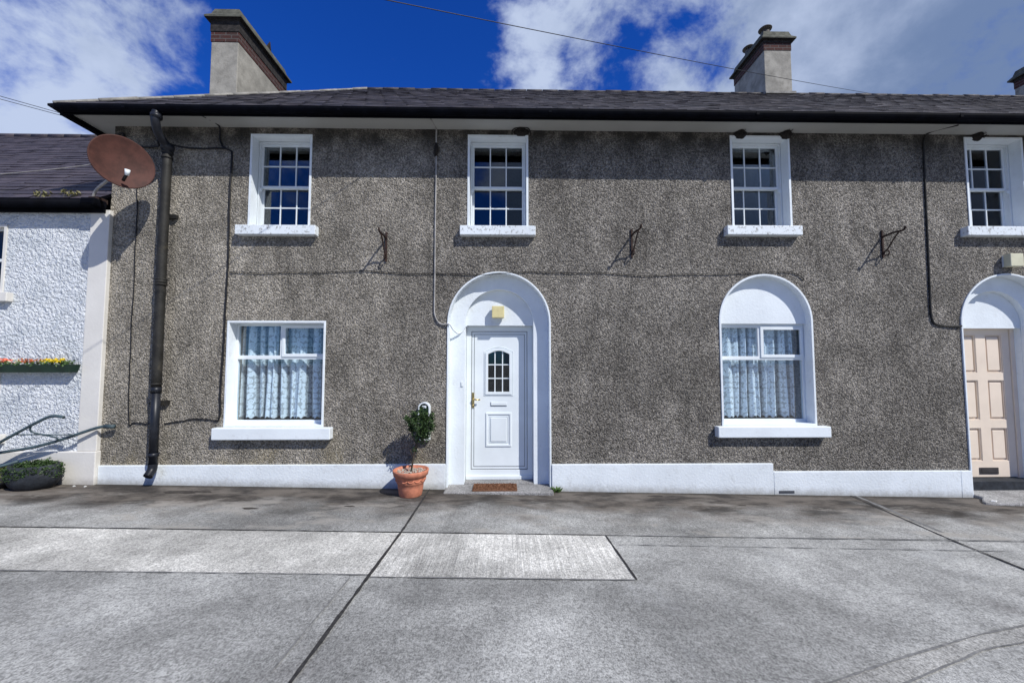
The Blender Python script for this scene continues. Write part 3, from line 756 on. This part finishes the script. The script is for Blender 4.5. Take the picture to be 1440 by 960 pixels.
hz = [(-3.99,y,3.13)]+[(x, y, 3.125+.02*math.sin(x*2.1)+.012*math.sin(x*5.3)) for x in [-3.5+.35*k for k in range(22)]]+[(4.22,y,3.16),(4.36,y,3.12),(4.45,y,3.05)]
cable('thin_cable', hz, .0055, M['black'], 'long thin black cable running level across the wall at arch height', jit=.002, seed=7)
cable('cable_conduit', [(-1.07,-.28,5.30),(-1.03,-.04,5.30),(-1.03,y,5.18),(-1.025,y,4.9),(-1.03,y,4.0),(-1.03,y,3.0),(-1.03,y,2.62),(-1.02,y,2.50),(-.97,y,2.40),(-.90,y,2.37),(-.83,-.03,2.375)], .0125, M['cable'],
      'grey conduit from the eaves curving to the white door arch', seed=8)
cable('cable_conduit', [(6.66,-.25,5.30),(6.46,-.06,5.31),(6.40,y,5.22),(6.375,y,5.0),(6.36,y,4.0),(6.345,y,3.0),(6.34,y,2.58),(6.36,y,2.44),(6.42,y,2.38),(6.6,y,2.355),(6.78,y-.01,2.36)], .013, M['pipe'],
      'dark conduit from the eaves curving to the beige door arch', seed=9)
cable('white_flex', [(-.84,-.03,2.385),(-.80,-.03,2.37),(-.76,.02,2.30),(-.70,.10,2.25),(-.65,.12,2.27),(-.60,.13,2.345),(-.57,.13,2.36)], .012, M['white'],
      'short painted flex looping across the left side of the white door arch', seed=10)
m = MB(); m.tube([(-1.035,-.012,4.88),(-1.02,-.03,4.99),(-1.03,-.02,5.08)], [.02,.035,.015], 7); tag(m.build('junction_lump', M['nest']), 'dark taped lump on the grey conduit just under the eaves', 'cable joint')

# ------------------------------------------------------------------ wall lamps
def wall_light(x, z, yb, s, d, mat, label):
    t = thing('wall_light', (x, yb, z), label, 'wall light', 'square lights over the doors')
    m = MB(); m.box(x-s*.42, x+s*.42, yb-.03, yb-.0005, z-s*.42, z+s*.42); m.build('base', M['upvc'], t)
    m = MB(); m.box(x-s/2, x+s/2, yb-d, yb-.031, z-s*.48, z+s*.48); m.build('lamp_cover', mat, t, .008)
    return t
wall_light(-.105, 2.575, .231, .185, .11, M['lampc'], 'square yellowed wall light over the white front door')
wall_light(7.575, 3.335, 0, .20, .12, M['lampd'], 'square cream wall light above the beige door arch')

# ------------------------------------------------------------------ iron brackets
def bracket(x, zt, zb, bend, label, seed):
    t = thing('iron_bracket', (x, 0, zb), label, 'bracket', 'iron basket brackets on the upper wall')
    m = MB(); m.box(x-.012, x+.012, -.022, -.0005, zb, zt); m.build('wall_bar', M['iron'], t)
    za = zt-.10
    m = MB(); m.tube(smooth([(x,-.02,za),(x+bend*.4,-.17,za+.01),(x+bend,-.33,za),(x+bend*1.2,-.36,za+.05)],5), .014, 7)
    m.build('arm', M['iron'], t)
    m = MB(); sc = [(x,-.02,zb+.08),(x+bend*.3,-.09,zb+.12),(x+bend*.6,-.18,za-.09),(x+bend*.9,-.26,za-.01)]
    m.tube(smooth(sc,5), .010, 6)
    m.tube([(x,-.02+.0,zb+.06)]+[(x,-.07+.038*math.cos(a),zb+.06+.038*math.sin(a)) for a in [k*.5 for k in range(12)]], .009, 6)
    m.build('scroll_brace', M['iron'], t)
bracket(-1.745,3.73,3.29,-.0,'rusty iron bracket on the wall between the square and door windows, leftmost of three',1)
bracket(1.88,3.80,3.37,.02,'rusty iron bracket with upturned hook, right of the window over the white door',2)
bracket(5.665,3.80,3.38,.0,'rusty iron bracket beside the right hand conduit, rightmost of three',3)

# ------------------------------------------------------------------ nests under the eaves
def nest(x, s, label, seed, loops=0):
    rg = random.Random(seed); t = thing('bird_nest', (x,-.04,5.24), label, 'nest', 'mud nest remains under the eaves')
    m = MB(); m.lathe([(0,-.055),(.04,-.05),(.075,-.015),(.09,.02),(.075,.05),(0,.045)], (x,-.02,5.255), 14, sx=s, sy=.7, wob=.5); m.build('mud_cup', M['nest'], t)
    m = MB()
    for i in range(9+loops*4):
        a = Vector((x+rg.uniform(-.03,.03)*s,-.06,5.24+rg.uniform(-.01,.02))); m.tube([a, a+Vector((rg.uniform(-.07,.07),-.05,rg.uniform(-.05,.05)))], .004, 4)
    if loops: m.tube(smooth([(x-.14,-.05,5.20),(x-.13,-.06,5.27),(x-.05,-.07,5.30),(x+.08,-.07,5.30),(x+.13,-.06,5.26),(x+.14,-.04,5.19)],4), .008, 6)
    m.build('straw', M['nest'], t)
nest(.24, 1.3, 'dark tangled nest remains above the right corner of the upper window over the white door', 1, 1)
nest(3.56, 1.1, 'small mud nest above the left corner of the upper window over the arched window', 2)
nest(4.26, 1.1, 'small mud nest above the right corner of the upper window over the arched window', 3)
nest(7.22, .9, 'small mud nest under the eaves near the right edge of the photo', 4)

# ------------------------------------------------------------------ wall unit and potted tree
t = thing('meter_housing', (-1.15,-.05,.7), 'dark rounded wall unit with white rim behind the potted tree', 'wall unit')
cap_ = [(-1.235,.72),(-1.065,.72)]+[(-1.15+.085*math.cos(a),1.17+.085*math.sin(a)) for a in [math.pi*i/12 for i in range(13)]]
m = MB(); m.plate([cap_, inset(cap_,.02)], -.085, -.001); m.build('rim', M['upvc'], t, .006)
m = MB(); m.plate([inset(cap_,.0205)], -.070, -.002); m.build('face', M['trough'], t)
m = MB(); m.box(-1.18,-1.12,-.078,-.0701,1.17,1.205); m.build('label_plate', M['upvc'], t, .006)
px, py = -1.265, -.33; pz = g(px,py)+.004
t = thing('potted_tree', (px,py,pz), 'small clipped evergreen tree in a terracotta pot left of the white door', 'potted plant')
m = MB(); m.lathe([(0,0),(.14,0),(.15,.015),(.168,.12),(.172,.17),(.186,.18),(.188,.20),(.205,.26),(.212,.27),(.226,.275),(.238,.335),(.234,.345),(.215,.345),(.205,.31),(.0,.30)], (px,py,pz), 40)
for k in range(14):
    a = k*2*math.pi/14
    P = [Vector((px+rr*math.cos(a+da), py+rr*math.sin(a+da), pz+zz)) for rr,da,zz in ((.196,-.22,.235),(.194,-.1,.215),(.192,0,.208),(.194,.1,.215),(.196,.22,.235))]
    m.tube(P, .008, 6)
m.build('pot', M['terra'], t)
rg = random.Random(2); m = MB()
for i in range(420):
    r_ = .205*math.sqrt(rg.random()); a = rg.uniform(0,6.28); s_ = rg.uniform(.006,.014)
    m.lathe([(0,-s_*.7),(s_,0),(0,s_*.7)], (px+r_*math.cos(a),py+r_*math.sin(a),pz+.305+rg.uniform(0,.012)), 5)
m.build('gravel_topping', M['gravel'], t)
m = MB(); m.tube(smooth([(px,py,pz+.29),(px+.02,py,pz+.42),(px+.045,py,pz+.58),(px+.075,py,pz+.72),(px+.10,py,pz+.9)],4), .013, 8)
for q in ((.03,.47,-.05),(.05,.55,.03),(.07,.68,-.10),(.08,.72,.10),(.08,.70,.02)): m.tube([(px+q[0],py,pz+q[1]),(px+q[0]+q[2],py+.02,pz+q[1]+.13)], .006, 5)
m.build('trunk', M['bark'], t)
m = MB(); c = Vector((px+.115,py,pz+.94))
for k,(dx,dy,dz,r_,n) in enumerate([(0,0,0,.17,520),(-.09,0,.03,.10,210),(.10,0,.0,.12,260),(.03,0,.12,.11,190),(-.17,0,.07,.06,80),(.15,.02,.11,.06,70),(0,.02,-.13,.12,230),(.08,-.05,-.11,.09,170),(-.09,0,.15,.05,45),(-.12,.02,-.06,.06,70),(.17,0,-.04,.05,50),(.02,0,.22,.04,24)]):
    m.leaves(c+Vector((dx,dy,dz)), (r_,r_,r_), n, .042, 0, .15, .08, seed=k+3)
m.leaves((px+.05,py,pz+.60), (.035,.035,.04), 30, .035, 0, .1, 0, 50)
m.build('crown', M['leaf'], t, recalc=False)
# weed beside the step
t = thing('weed', (.72,-.1,-.01), 'small green weed growing at the right end of the white door step', 'weed'); rg = random.Random(8)
m = MB()
for i in range(26):
    a = rg.uniform(0,6.28); d = Vector((math.cos(a),math.sin(a)*.5-.2,rg.uniform(.3,1.1))).normalized(); L = rg.uniform(.06,.12)
    m.leaf(Vector((.72,-.10,.0))+d*L*.5, L, rg, d=d)
m.build('leaves', M['leaf2'], t, recalc=False)

# ------------------------------------------------------------------ satellite dish
dc = Vector((-5.12,-.54,4.47)); dn = Vector((.86,-.50,.0)).normalized()
rotq = dn.to_track_quat('Z','Y'); mt = Vector((-5.86,-.16,4.15))
t = thing('satellite_dish', tuple(mt), 'rust red satellite dish on a pale pole at the corner between the two houses', 'satellite dish')
rm = rotq.to_matrix().to_4x4()
m = MB(); Rd = .325; prof = [(Rd*k/12, (Rd*k/12)**2/(4*.42)) for k in range(13)]; zr = prof[-1][1]
prof += [(Rd+.012, zr+.004),(Rd+.012, zr-.014),(Rd-.01, zr-.016)] + [(Rd*k/12, (Rd*k/12)**2/(4*.42)-.008) for k in range(11,-1,-1)]
m.lathe(prof, dc, 48, mat=rm, sx=1.0, sy=1.0); m.build('reflector', M['dish'], t)
def L(x,y,z): return dc + rm.to_3x3() @ Vector((x,y,z))
dwn = rm.to_3x3().inverted() @ Vector((0,0,-1)); dd = Vector((dwn.x,dwn.y)).normalized()
p0 = L(dd.x*Rd*.80, dd.y*Rd*.80, .10); p1 = L(dd.x*Rd*.60, dd.y*Rd*.60, .22)
m = MB(); m.tube([p0, p1], .019, 8); m.build('feed_arm', M['black'], t)
m = MB(); q1 = L(dd.x*Rd*.45, dd.y*Rd*.45, .23); m.tube([p1+(p1-q1)*.5, q1], [.022,.03], 10); m.build('receiver', M['upvc'], t)
bk = L(0,0,-.06)
m = MB(); m.tube([L(0,0,-.01), bk], .05, 10); m.tube(smooth([bk, bk+Vector((-.10,.05,-.12)), mt+Vector((.10,-.04,.12)), mt],4), .018, 10); m.build('pole', M['cable'], t)
m = MB(); m.box(mt.x-.03,mt.x+.10,mt.y-.03,-.045,mt.z-.05,mt.z+.01); m.build('mount', M['iron'], t)

# ------------------------------------------------------------------ left cottage
cot = thing('cottage', (-9,0,.1), 'white roughcast cottage with cream corner pier at the left edge', 'cottage')
Wa = (-8.1,-7.17,2.81,3.80); Wb = (-8.1,-7.12,.82,1.86)
m = MB(); m.plate([rect(-14,-5.985,-.4,4.02)]+[inset(rect(*w),.01) for w in (Wa,Wb)], -.028, .38); m.build('wall', M['rough'], cot)
m = MB(); m.box(-14,-13.6,.381,8.0,-.4,4.0); m.box(-13.59,-5.77,7.6,8.0,-.4,4.0); m.build('side_wall', M['rough'], cot)
m = MB(); m.box(-13.5,-5.8,3.6,3.7,-.3,4.0); m.box(-13.5,-5.8,.39,3.59,2.3,2.45); m.build('interior_partition', M['plaster'], cot)
m = MB(); m.box(-5.984,-5.715,-.055,.1,.582,4.02); m.build('corner_pier', M['quoin'], cot, .008)
m = MB(); m.box(-14,-5.703,-.075,.05,-.3,.58); m.build('plinth', M['quoin'], cot, .012)
for w, sx, lab in ((Wa,(-8.2,-7.03),'upper cottage window at the left edge'), (Wb,(-8.2,-7.0),'lower cottage window at the left edge')):
    e = part_empty('window', (w[1],0,w[2]), cot); e['label'] = lab
    o = rect(*w); m = MB(); m.plate([o, inset(o,.035)], -.045, .06); m.build('window_surround', M['quoin'], e)
    xm = (w[0]+w[1])/2; zm = (w[2]+w[3])/2
    m = MB(); m.plate([inset(o,.02), rect(w[0]+.07,xm-.02,w[2]+.06,zm-.02), rect(xm+.02,w[1]-.07,w[2]+.06,zm-.02), rect(w[0]+.07,xm-.02,zm+.02,w[3]-.06), rect(xm+.02,w[1]-.07,zm+.02,w[3]-.06)], .061, .11); m.build('window_frame', M['sash'], e)
    m = MB(); m.box(w[0]+.05,w[1]-.05,.083,.088,w[2]+.04,w[3]-.04); m.build('glazing', M['glass'], e)
    m = MB(); m.box(sx[0],sx[1],-.11,.05,w[2]-.13,w[2]-.001); m.build('sill', M['quoin'], e, .008)
m = MB(); m.tube([(-14,-.17,4.045),(-5.80,-.17,4.065)], .062, 12); m.box(-14,-5.77,-.10,-.056,3.97,4.12); m.build('gutter', M['gutter'], cot)
m = MB(); m.box(-5.95,-5.75,-.25,-.058,4.03,4.13); m.build('gutter_end', M['gutter'], cot, .02)
m = MB(); ry, rz = 4.2, 7.54
slates(m, (-14,-.17,4.14),(-5.77,-.17,4.14),(-14,ry,rz),(-5.77,ry,rz), .2, .28, 11, .009)
deck(m, [(-14,-.17,4.14),(-5.77,-.17,4.14),(-5.77,ry,rz),(-14,ry,rz)]); deck(m, [(-14,8.4,4.14),(-5.77,8.4,4.14),(-5.77,ry,rz),(-14,ry,rz)])
rc = m.build('roof', [M['slate2'], M['gutter']], cot, recalc=False)
m = MB(); rg = random.Random(6); caps(m, (-14,ry,rz),(-5.8,ry,rz), .07, .4); m.build('ridge_tile', M['slate2'], rc)
m = MB(); rg = random.Random(12)
for (x, n) in ((-6.62,50),(-6.22,42)):
    for i in range(n):
        d = Vector((rg.gauss(0,.7),rg.gauss(-.2,.4),rg.uniform(.1,1))).normalized(); l_ = rg.uniform(.04,.09)
        m.leaf(Vector((x+rg.uniform(-.12,.12),-.14+rg.uniform(-.02,.08),4.16+rg.uniform(0,.10))), l_, rg, d=d)
tag(m.build('roof_weeds', M['weed'], recalc=False), 'straggly yellow green weeds growing along the cottage gutter', 'weeds')

# flower trough
t = thing('flower_box', (-6.6,-.12,1.66), 'dark green trough of yellow, orange and red flowers on the cottage wall', 'flower box')
m = MB(); V = [(-7.25,.0),(-6.02,.0)]
m.add([(-7.2,-.03,1.68),(-6.06,-.03,1.68),(-6.06,-.15,1.68),(-7.2,-.15,1.68),(-7.24,-.03,1.79),(-6.02,-.03,1.79),(-6.02,-.19,1.79),(-7.24,-.19,1.79)],
      [(0,1,2,3),(0,1,5,4),(1,2,6,5),(2,3,7,6),(3,0,4,7)]); m.build('trough', M['trough'], t)
m = MB(); m.box(-7.2,-6.06,-.17,-.04,1.75,1.775); m.build('soil', M['soil'], t)
m = MB(); rg = random.Random(3)
for i in range(260):
    m.leaf(Vector((rg.uniform(-7.2,-6.05),rg.uniform(-.20,-.04),1.79+rg.uniform(-.02,.045))), .045, rg)
m.leaves((-6.1,-.12,1.815),(.08,.05,.03),60,.03,0,.1,0,9); m.build('foliage', M['leaf2'], t, recalc=False)
for (x, w_, n, mt_) in ((-6.96,.06,45,'red'),(-6.65,.09,50,'orange'),(-6.30,.12,110,'yellow'),(-6.80,.04,18,'cream'),(-6.45,.04,14,'orange')):
    m = MB()
    for i in range(n): m.leaf(Vector((x+rg.uniform(-w_,w_),rg.uniform(-.19,-.06),1.84+rg.uniform(-.02,.03))), .04, rg, flat=.3)
    m.build('flowers', M[mt_], t, recalc=False)

# planters at the foot of the cottage
def bowl(x, y, rx, ry_, h, seed, label, mossy):
    z = g(x,y)-.01
    t = thing('planter_bowl', (x,y,z), label, 'planter', 'dark bowls of greenery below the cottage')
    m = MB(); m.lathe([(0,0),(.62,0),(.86,.07),(1.0,h*.45),(.98,h*.8),(.90,h),(.84,h*.98),(.82,h*.8),(0,h*.78)], (x,y,z), 36, sx=rx, sy=ry_, wob=.03); m.build('bowl', M['planter'], t)
    m = MB(); rg = random.Random(seed)
    for i in range(1100 if mossy else 900):
        a = rg.uniform(0,6.28); r_ = math.sqrt(rg.random()); 
        m.leaf(Vector((x+rx*.93*r_*math.cos(a), y+ry_*.93*r_*math.sin(a), z+h*.82+(1-r_*r_)*.09+rg.uniform(-.03,.03))), .035, rg)
    for i in range(500):                       # growth spilling over the rim
        a = rg.uniform(0,6.28); k = 1.0+.35*math.sin(3*a+seed)
        zz = h*rg.uniform(1-.42*k, .95); q = rg.uniform(.94,1.06)
        m.leaf(Vector((x+rx*q*math.cos(a), y+ry_*q*math.sin(a), z+zz)), .04, rg)
    m.build('ground_leaves', M['moss'] if mossy else M['leaf'], t, recalc=False)
    m = MB()
    for f in range(14 if mossy else 34):
        a = rg.uniform(0,6.28); base = Vector((x+rx*.4*math.cos(a), y+ry_*.4*math.sin(a), z+h*.85)); 
        d = Vector((math.cos(a)*1.0, math.sin(a)*.6-.15, rg.uniform(.25,.9))).normalized(); Lf = rg.uniform(.14,.30)
        for k in range(14):
            s = k/14; p = base+d*Lf*s+Vector((0,0,-.10*s*s)); w = Vector((-d.y,d.x,0)).normalized()
            for sg in (-1,1): m.leaf(p+w*sg*.018*(1-s), .04*(1.1-s), rg, d=(w*sg+d*.6).normalized())
    m.build('fronds', M['leaf2'], t, recalc=False)
bowl(-6.30,-.27,.29,.22,.33,1,'dark stone bowl of ferny greenery beside the cottage corner',False)
bowl(-6.88,-.30,.32,.22,.24,2,'dark bowl with mossy planting at the left edge of the photo',True)

# old plough leaning at the cottage
t = thing('horse_plough', (-7.4,-.25,.2), 'old blue grey iron plough with long curved handles against the cottage wall', 'plough')
m = MB(); m.tube(smooth([(-7.8,-.36,.35),(-7.2,-.34,.50),(-6.83,-.33,.69),(-6.53,-.33,.86),(-6.25,-.34,1.01),(-6.08,-.35,1.09),(-5.97,-.35,1.105),(-5.87,-.35,1.09)],5), [.020]*35+[.022], 8); m.build('handle', M['plough'], t)
m = MB(); m.tube(smooth([(-7.8,-.34,.38),(-7.2,-.26,.52),(-6.83,-.22,.60),(-6.48,-.19,.655),(-6.15,-.17,.74),(-5.82,-.13,.86),(-5.66,-.10,.915),(-5.56,-.09,.93)],5), .020, 8); 
m.tube([(-5.58,-.09,.93),(-5.46,-.075,.925)], .029, 8); m.build('handle', M['plough'], t)
m = MB(); m.tube(smooth([(-6.30,-.34,.985),(-6.33,-.31,.90),(-6.22,-.25,.84),(-6.09,-.22,.80),(-6.11,-.19,.745)],6), .010, 7)
m.tube(smooth([(-6.52,-.33,.86),(-6.2,-.25,.845),(-5.9,-.18,.83)],4), .008, 6); m.build('brace', M['plough'], t)
m = MB(); m.tube([(-9.4,-.40,.62),(-8.6,-.38,.60),(-7.8,-.36,.40),(-7.2,-.36,.30),(-6.86,-.33,.39),(-6.5,-.29,.50)], .018, 8); m.build('beam', M['plough'], t)
m = MB(); m.tube([(-6.9,-.33,.66),(-6.9,-.33,.40)], .010, 6); m.build('stay', M['plough'], t)
m = MB(); m.add([(-7.9,-.36,.16),(-7.3,-.30,.17),(-7.25,-.42,.40),(-7.8,-.40,.42),(-7.9,-.34,.16),(-7.3,-.28,.17),(-7.25,-.40,.40),(-7.8,-.38,.42)],
      [(0,1,2,3),(4,5,6,7),(0,1,5,4),(1,2,6,5),(2,3,7,6),(3,0,4,7)]); m.build('share', M['iron'], t)
m = MB()
for k in range(24):
    a=k*math.pi/12; b=(k+1)*math.pi/12; m.tube([(-9.0+.2*math.cos(a),-.4,.40+.2*math.sin(a)),(-9.0+.2*math.cos(b),-.4,.40+.2*math.sin(b))], .018, 6)
for k in range(6): a=k*math.pi/3; m.tube([(-9.0,-.4,.40),(-9.0+.2*math.cos(a),-.4,.40+.2*math.sin(a))], .009, 5)
m.build('wheel', M['plough'], t)

# ------------------------------------------------------------------ overhead wires, litter
def wire(a, b, sag, r, label):
    a, b = Vector(a), Vector(b); P = [a.lerp(b, k/24)+Vector((0,0,-4*sag*(k/24)*(1-k/24))) for k in range(25)]
    m = MB(); m.tube(P, r, 6); tag(m.build('overhead_wire', M['black']), label, 'wire')
wire((-5.8,-3.75,4.80),(14.74,7.5,11.02), .12, .0055, 'thin overhead wire sloping across the sky in front of the cowled chimney')
wire((-20,2,9.9),(-9.2,6.5,8.3), .0, .008, 'upper of two thin wires behind the cottage roof')
wire((-20,2,9.7),(-9.2,6.5,8.3), .0, .008, 'lower of two thin wires behind the cottage roof')
m = MB(); m.tube(smooth([(-9.6,.6,4.72),(-8.2,.9,5.02),(-7.2,1.2,5.35),(-6.3,.75,5.35),(-5.75,-.1,4.55)],4), .008, 6); tag(m.build('roof_cable', M['cable']), 'pale cable trailing over the cottage slates to the dish', 'cable')
rg = random.Random(21)
for i,(x,y,lab) in enumerate([(-5.88,-.16,'tiny pale scrap of litter by the cottage corner, the left of two'),(-5.72,-.17,'tiny pale scrap of litter by the cottage corner, the right of two'),(6.72,-.33,'small pale chip on the edge of the beige door step')]):
    z = (-.09 if i == 2 else g(x,y))+.004; m = MB(); s_ = .022 if i < 2 else .05
    m.add([(x-s_,y,z),(x,y-s_*.6,z),(x+s_,y+.003,z+.004),(x+.004,y+s_*.7,z),(x-s_*.8,y,z+.012),(x,y-s_*.4,z+.014),(x+s_*.8,y,z+.012),(x,y+s_*.5,z+.012)],
          [(4,5,6,7),(0,1,5,4),(1,2,6,5),(2,3,7,6),(3,0,4,7)]); tag(m.build('litter_scrap', M['litter']), lab, 'litter')

# ------------------------------------------------------------------ light, sky, camera
S = Vector((1.05,-1.0,1.46)); el = math.atan2(S.z, math.hypot(S.x,S.y)); az = math.atan2(S.x, S.y)
sun = bpy.data.lights.new('sun','SUN'); sun.energy = 4.7; sun.angle = R(.5); sun.color = (1,.975,.93)
so = bpy.data.objects.new('sun', sun); so.rotation_euler = S.to_track_quat('Z','Y').to_euler(); so.location = (10,-10,20); col.objects.link(so)
w = bpy.data.worlds.new('World'); scn.world = w; w.use_nodes = True; nt = w.node_tree; nt.nodes.clear()
def wn(t, **k):
    n = nt.nodes.new(t)
    for a,b in k.items(): setattr(n,a,b)
    return n
lk = nt.links.new
sky = wn('ShaderNodeTexSky', sky_type='NISHITA'); sky.sun_disc = False; sky.sun_elevation = el; sky.sun_rotation = az
sky.air_density = 1.0; sky.dust_density = .3; sky.ozone_density = 3.5
hs = wn('ShaderNodeHueSaturation'); hs.inputs['Saturation'].default_value = 1.28; lk(sky.outputs[0], hs.inputs['Color'])
hs.inputs['Hue'].default_value = .505
b1 = wn('ShaderNodeBackground'); b1.inputs[1].default_value = .10
tint = wn('ShaderNodeMix', data_type='RGBA', blend_type='MULTIPLY'); tint.inputs[0].default_value = 1; lk(hs.outputs[0], tint.inputs[6]); tint.inputs[7].default_value = (.28,.66,1.36,1); lk(tint.outputs[2], b1.inputs[0])
tc = wn('ShaderNodeTexCoord'); sp = wn('ShaderNodeSeparateXYZ'); lk(tc.outputs['Generated'], sp.inputs[0])
def ma(op,a,b=0.,c=None):
    n = wn('ShaderNodeMath', operation=op)
    for i,v in enumerate((a,b,c)):
        if v is None: continue
        if isinstance(v, bpy.types.NodeSocket): lk(v, n.inputs[i])
        else: n.inputs[i].default_value = v
    return n.outputs[0]
def mr(f,a,b,c=0.,d=1.):
    n = wn('ShaderNodeMapRange', interpolation_type='SMOOTHSTEP'); lk(f, n.inputs[0])
    for i,v in enumerate((a,b,c,d)): n.inputs[i+1].default_value = v
    return n.outputs[0]
# project the direction on a cloud layer
zc = ma('MAXIMUM', sp.outputs[2], .03); zd = ma('ADD', zc, .25)
cb = wn('ShaderNodeCombineXYZ'); lk(sp.outputs[0], cb.inputs[0]); lk(sp.outputs[1], cb.inputs[1]); lk(ma('MULTIPLY', sp.outputs[2], 1.35), cb.inputs[2])
def nz(scale, detail, rough, loc, dist=0.):
    mp = wn('ShaderNodeMapping'); mp.inputs['Location'].default_value = loc; lk(cb.outputs[0], mp.inputs[0])
    n = wn('ShaderNodeTexNoise'); lk(mp.outputs[0], n.inputs[0]); n.inputs['Scale'].default_value = scale; n.inputs['Detail'].default_value = detail
    n.inputs['Roughness'].default_value = rough; n.inputs['Distortion'].default_value = dist; return n.outputs[0]
n1 = nz(3.4, 10, .60, (2.3,.7,.4), .2)
az_ = wn('ShaderNodeMath', operation='ARCTAN2'); lk(sp.outputs[0], az_.inputs[0]); lk(sp.outputs[1], az_.inputs[1]); A = az_.outputs[0]
gap = ma('MULTIPLY', mr(A, -.78, -.60, 0, 1), mr(A, .10, -.28, 0, 1))     # clear blue gap left of centre
fill = ma('ADD', ma('ADD', mr(A, -.16, .12, 0, .10), mr(A, .42, .75, 0, .14)), mr(A, -.50, -.80, 0, .13))
fill = ma('ADD', fill, ma('MULTIPLY', mr(A, 1.5, 2.1, 0, .30), mr(A, 2.95, 2.7, 0, 1)))
fill = ma('SUBTRACT', fill, mr(A, -1.7, -2.2, 0, .15))
n1 = ma('ADD', n1, ma('MULTIPLY', ma('SUBTRACT', nz(8.5, 6, .6, (1,4,2), .3), .5), .30))
f = ma('ADD', ma('SUBTRACT', n1, ma('MULTIPLY', gap, .13)), fill)
den = mr(f, .49, .67, 0, 1)
n2 = nz(2.6, 7, .6, (7,3,0), .2)
grey = ma('MULTIPLY', mr(A, .40, .85, 0, .50), 1.)
shade = ma('SUBTRACT', 1., mr(ma('ADD', n2, ma('MULTIPLY', grey, .55)), .42, .82, 0, .86))
cc = wn('ShaderNodeMix', data_type='RGBA'); lk(shade, cc.inputs[0]); cc.inputs[6].default_value = (.13,.215,.40,1); cc.inputs[7].default_value = (.66,.77,1.0,1)
b2 = wn('ShaderNodeBackground'); b2.inputs[1].default_value = .84; lk(cc.outputs[2], b2.inputs[0])
mx = wn('ShaderNodeMixShader'); lk(ma('MULTIPLY', den, .93), mx.inputs[0]); lk(b1.outputs[0], mx.inputs[1]); lk(b2.outputs[0], mx.inputs[2])
wo = wn('ShaderNodeOutputWorld'); lk(mx.outputs[0], wo.inputs[0])

cam = bpy.data.cameras.new('camera'); co = bpy.data.objects.new('camera', cam); col.objects.link(co); scn.camera = co
cam.sensor_width = 36; cam.lens = 36*560/1440; cam.clip_start = .05; cam.clip_end = 3000
co.location = (0,-5.8,1.8); co.rotation_euler = (R(90+3.2), 0, R(-1.0))
vs = scn.view_settings; vs.view_transform = 'Standard'; vs.look = 'None'; vs.gamma = 1; vs.exposure = .02; vs.use_curve_mapping = False
